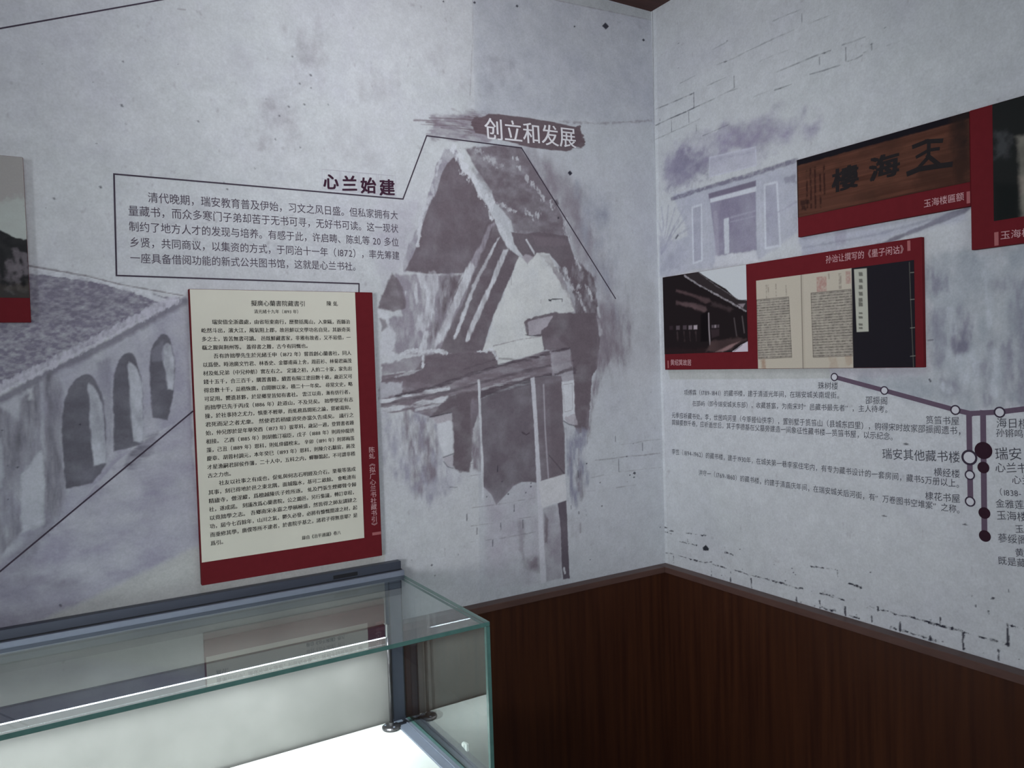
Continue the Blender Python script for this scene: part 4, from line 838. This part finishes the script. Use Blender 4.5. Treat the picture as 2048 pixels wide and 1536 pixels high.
def boxtext(ink, body, a_, b_, top, **kw):
    A_ = ink.p.uv(a_); B_ = ink.p.uv(b_); h = ink.p.uv(top)[1]-A_[1]
    em_ = (B_[0]-A_[0])/sum(adv(c, kw.get('bold', 0)) for c in body)
    text_on(ink, body, A_, B_, hf=h/em_*1.03, **kw)
k = Ink(FC)
for body, p in (('孙诒让撰写的《墨子闲诂》', [(914,982),(1340,925),(914,940)]), ('黄绍箕故居', [(106,1512),(216,1513),(106,1479)])):
    k = Ink(FC); q = T8(p); boxtext(k, body, q[0], q[1], q[2], bold=.004)
    k.build('caption_text', M['ink_pink'], b3, 'pale caption on the upper red strip' if len(body) > 5 else 'pale caption on the lower red strip')
def bar(ink, px_a, px_b, wd):
    a_ = ink.p.uv(px_a); b_ = ink.p.uv(px_b); ink.poly([(a_[0]-wd/2, b_[1]), (a_[0]+wd/2, b_[1]), (a_[0]+wd/2, a_[1]), (a_[0]-wd/2, a_[1])])
k = Ink(FC); q = T8([(1347,862),(1350,915),(94,1487),(94,1526)]); bar(k, q[0], q[1], .007); k.build('caption_bar', M['ink_bar'], b3)
k = Ink(FC); bar(k, q[2], q[3], .005); k.build('caption_bar', M['ink_bar'], b3)

# 4 carved plaque picture
u0, u1, z0, z1 = 0.5263, 0.9450, 1.8454, 2.0357
b4 = empty('display_board', F.xyz((u0+u1)/2, z0, 0), 'red edged board picturing a brown wooden plaque of three characters', 'display board')
slab('backing_panel', F, u0, u1, z0, z1, 0.001, T, M['red'], b4, bevel=0.0012)
zq = (F.uv((1598, 436))[1]+F.uv((1938, 363))[1])/2
Q = print_grid(FF, u0+0.0008, u1-0.0004, zq, z1-0.0008, rgb(86, 56, 46), 61)
a, s = Q.area, Q.stroke
g = Q.noise(.12, .006, 5, 3); Q.blend(slice(None), np.clip(g*.28, 0, .6), rgb(70, 42, 34)); g = Q.noise(.2, .005, 5, 4); Q.blend(slice(None), np.clip(g*.22, 0, .5), rgb(112, 74, 58))
g = Q.noise(.1, .06, 4, 6); Q.blend(slice(None), np.clip(g*.25, 0, .5), rgb(58, 40, 34))
s([(u0, z1), (u1, z1)], 30, rgb(28, 26, 32), 1, soft=2.5, rough=1, uv=True); s([(u0, zq), (u1, zq)], 3.5, rgb(52, 34, 30), .8, soft=2, uv=True); s([(u0, zq), (u0, z1)], 7, rgb(40, 28, 28), .8, soft=2, uv=True)
a(T8([(1560,200),(1660,200),(1660,580),(1600,570),(1580,420)]), rgb(44, 34, 32), .75, soft=12, rough=8, tex=.3); a(T8([(1400,500),(1660,430),(1660,580),(1350,620)]), rgb(60, 40, 34), .5, soft=12, rough=8, tex=.4)
for x, y0, y1 in ((815,500,690),(835,490,690),(858,480,690),(885,520,690),(905,470,620)): s(T8([(x,y0),(x+4,y1)]), 5, rgb(48,30,28), .7, soft=1, dry=.9, grain=(.006,.008), seed=x)
for x, y in ((795,665),(820,660),(800,690)): a(T8([(x-12,y-10),(x+10,y-12),(x+12,y+12),(x-10,y+12)]), rgb(40,28,28), .7, soft=2, rough=2)
pc = Q.mesh('printed_picture', b4, M['picture'], 'brown wooden plaque with a dark upper edge', off=T+0.0006)
k = Ink(FT)
for c, p in (('樓', [(946,612),(1088,582),(946,490)]), ('海', [(1138,556),(1302,520),(1138,430)])):
    q = T8(p); boxtext(k, c, q[0], q[1], q[2], bold=.035, kai=.06)
for i, (p, wd) in enumerate((([(1375,372),(1440,346),(1515,342)],.009), ([(1392,425),(1450,392),(1500,384)],.007), ([(1452,345),(1450,425)],.008), ([(1452,425),(1408,472)],.008), ([(1448,422),(1496,460)],.009), ([(1348,512),(1400,490),(1500,474),(1562,466)],.011))): k.line(T8(p), wd, 0, 3e-5*i)
k.build('plaque_characters', mat('plaque_ink', rgb(30, 26, 28), .6, .2, var=.1, scale=100), pc, 'three broad black brush characters')
k = Ink(FC); q = T8([(1424,692),(1636,652),(1424,648)]); boxtext(k, '玉海楼匾额', q[0], q[1], q[2], bold=.004); k.build('caption_text', M['ink_pink'], b4, 'pale caption on the red foot')
k = Ink(FC); q = T8([(1657,606),(1658,668)]); bar(k, q[0], q[1], .007); k.build('caption_bar', M['ink_bar'], b4)

# 5 board at the right edge of the view
u0, u1, z0, z1 = 0.9462, 1.50, 1.7561, 2.0357
b5 = empty('display_board', F.xyz((u0+u1)/2, z0, 0), 'red board with a dark doorway picture, rightmost on the timeline wall', 'display board')
slab('backing_panel', F, u0, u1, z0, z1, 0.001, T+0.002, M['red'], b5, bevel=0.0012)
F5 = F.at(T+0.0026)
ul = meanu((1985, 210), (1990, 442)); zq = F.uv((1992, 442))[1]
Q = print_grid(F5, ul, u1-0.001, zq, z1-0.0008, rgb(36, 38, 38), 71)
a, s = Q.area, Q.stroke; T9 = crop(1900, 180, 4.797)
a(T9([(440,420),(560,400),(580,640),(430,660)]), rgb(66,68,70), .7, soft=10, rough=8, tex=.5)
a(T9([(645,450),(800,430),(900,1220),(680,1240),(665,900)]), rgb(124,122,114), .85, soft=6, rough=3, tex=.25); a(T9([(660,830),(720,820),(730,1000),(670,1000)]), rgb(150,140,132), .5, soft=6)
a(T9([(430,900),(660,900),(660,1250),(430,1260)]), rgb(24,28,28), .7, soft=10)
Q.mesh('printed_picture', b5, M['picture'], 'dark doorway beside a paler wall', off=T+0.0026)
k = Ink(F.at(T+0.0024)); q = T8([(1822,858),(1990,838),(1822,812)]); boxtext(k, '玉海楼', q[0], q[1], q[2], bold=.004); k.build('caption_text', M['ink_pink'], b5, 'pale caption on the red foot')
k = Ink(F.at(T+0.0024)); q = T8([(1803,818),(1804,888)]); bar(k, q[0], q[1], .008); k.build('caption_bar', M['ink_bar'], b5)

# ------------------------------------------------------------------ glass showcase
XE, XW, YF, ZT, ZF, G = -0.885, -2.65, -0.457, 1.040, 0.680, 0.008
sc_ = empty('display_case', ((XE+XW)/2, -0.23, 0), 'long glass topped display case with a bright white floor', 'display case')
k = MB(); k.box((XW, -0.45, 0.0), (XE-0.004, -0.001, 0.655)); k.build('base_cabinet', M['wood'], sc_, 'dark wooden cabinet under the glass', bevel=0.003)
k = MB(); k.box((XW, -0.45, 0.656), (-0.926, -0.020, ZF)); k.build('floor_board', M['white_base'], sc_, 'white lit floor panel')
k = MB(); k.box((XW, -0.012, 0.656), (-0.93, -0.001, 1.05)); k.build('back_panel', mat('mottled_back', rgb(137, 136, 133), .65, .15, scale=4.0, col2=rgb(158, 156, 153)), sc_, 'mottled pale grey back panel')
k = MB(); k.box((XW, -0.020, 1.0525), (XE-0.003, -0.001, 1.074)); k.build('back_rail', M['alu'], sc_, 'blue grey metal rail along the wall', bevel=0.001)
k = MB(); k.box((XW, -0.030, 1.0310), (XE+0.001, -0.001, 1.0525)); k.build('rail_lip', M['alu_light'], sc_, 'paler strip under the rail', bevel=0.001)
k = MB(); k.box((XW, -0.0215, 1.0508), (XE-0.002, -0.0195, 1.0545)); k.build('rail_gasket', M['black'], sc_, 'thin black seal line')
k = MB(); k.box((-1.061, -0.0206, 1.0575), (-1.001, -0.0195, 1.0665)); k.build('lock_slot', M['black'], sc_, 'short black slot in the rail')
k = MB(); k.box((-0.930, -0.030, 0.678), (-0.8935, -0.001, 1.0308)); k.build('corner_post', M['alu'], sc_, 'blue grey corner post', bevel=0.0012)
k = MB(); k.box((-0.929, -0.0318, 0.690), (-0.926, -0.030, 1.030)); k.box((-0.896, -0.0318, 0.690), (-0.8936, -0.030, 1.030)); k.build('post_seal', M['black'], sc_)
k = MB(); k.box((-0.926, -0.45, 0.660), (-0.8845, -0.0305, 0.684)); k.box((-0.905, -0.45, 0.684), (-0.901, -0.05, 0.6865)); k.build('end_rail', M['alu_light'], sc_, 'pale metal rail along the right end', bevel=0.001)
k = MB(); k.box((-0.9265, -0.058, 0.684), (-0.906, -0.050, 0.6875)); k.box((-0.906, -0.058, 0.684), (-0.9, -0.032, 0.6875)); k.build('rail_bracket', M['alu_dark'], sc_, 'dark angle piece at the foot of the post')
k = MB(); k.box((XW, YF, ZT-G), (XE, -0.0303, ZT), 0, 1, 2); k.mi[-2] = 2; k.build('top_glass', [M['glass'], M['glass_edge'], M['alu']], sc_, 'clear top pane with green edges')
k = MB(); k.box((XW, YF, 0.600), (XE-G-0.0004, YF+G, ZT-G-0.0004), 0, 1, 1); k.build('front_glass', [M['glass'], M['glass_edge']], sc_, 'clear front pane with green edges')
k = MB(); k.box((XE-G, YF, 0.6845), (XE, -0.0005, ZT-G-0.0016), 0, 1, 0); k.build('end_glass', [M['glass'], M['glass_edge']], sc_, 'clear end pane reflecting the case floor')
k = MB(); k.box((XE+0.0003, -0.337, 0.724), (XE+0.006, -0.326, 0.740)); k.cyl((XE+0.0045, -0.326, 0.731), (XE+0.0045, -0.314, 0.731), 0.0065, 0.0055); k.build('glass_clip', M['white_plastic'], sc_, 'small white plastic clip on the end pane', bevel=0.001)

# ------------------------------------------------------------------ lamp standing inside the case
k = MB(); k.cyl((-0.942, -0.053, ZF+0.009), (-0.942, -0.053, 0.936), 0.0044); rod = k.build('lamp_rod', M['rod'], sc_, 'slim upright steel rod', smooth=True)
def sub(k, name, m, par, label=None, **kw):
    o = k.build(name, m, None, label, **kw); o.parent = par; return o
k = MB(); k.lathe((-0.942, -0.053, ZF), [(0.0215, 0.0), (0.0225, 0.002), (0.0225, 0.005), (0.019, 0.0075), (0.007, 0.009), (0.006, 0.016)]); sub(k, 'rod_foot', M['rod'], rod, 'round steel foot')
for t in (0.6, 2.7, 4.8):
    k = MB(); k.lathe((-0.942+0.0145*math.cos(t), -0.053+0.0145*math.sin(t), ZF+0.0078), [(0.0028, 0), (0.0028, 0.001), (0.0016, 0.0018)], n=12); sub(k, 'screw', M['alu_light'], rod)
k = MB(); k.box((-2.6, -0.062, 0.9085), (-0.951, -0.050, 0.937)); hs = k.build('lamp_housing', M['led_body'], sc_, 'dark purple grey lamp bar', bevel=0.001)
k = MB(); k.box((-0.951, -0.063, 0.907), (-0.9475, -0.0485, 0.9385)); sub(k, 'end_cap', M['white_plastic'], hs, 'small pale end cap', bevel=0.0008)
k = MB(); k.box((-2.6, -0.0630, 0.9068), (-0.953, -0.052, 0.9084)); sub(k, 'light_strip', M['led'], hs, 'glowing white light strip')
L = area('case_strip_light', (-1.76, -0.058, 0.9025), (-1.76, -0.12, 0.80), 1.6, 0.008, 6.5, (0.93, 0.98, 1.0), math.radians(150))
# ceiling lamp that lights the corner
cl = empty('ceiling_lamp', (-1.0, -0.70, HC), 'square panel lamp on the ceiling above the corner', 'lamp')
k = MB(); k.box((-1.3, -1.0, HC-0.06), (-0.7, -0.4, HC-0.001)); k.build('lamp_frame', M['white_paint'], cl, bevel=0.003)
k = MB(); k.box((-1.26, -0.96, HC-0.064), (-0.74, -0.44, HC-0.06)); k.build('diffuser', mat('lamp_diffuser', rgb(235, 240, 240), .5, .2, var=.02, emit=(rgb(230, 240, 245), 1.5)), cl)
bpy.data.objects.remove(_to); bpy.data.curves.remove(_tc)
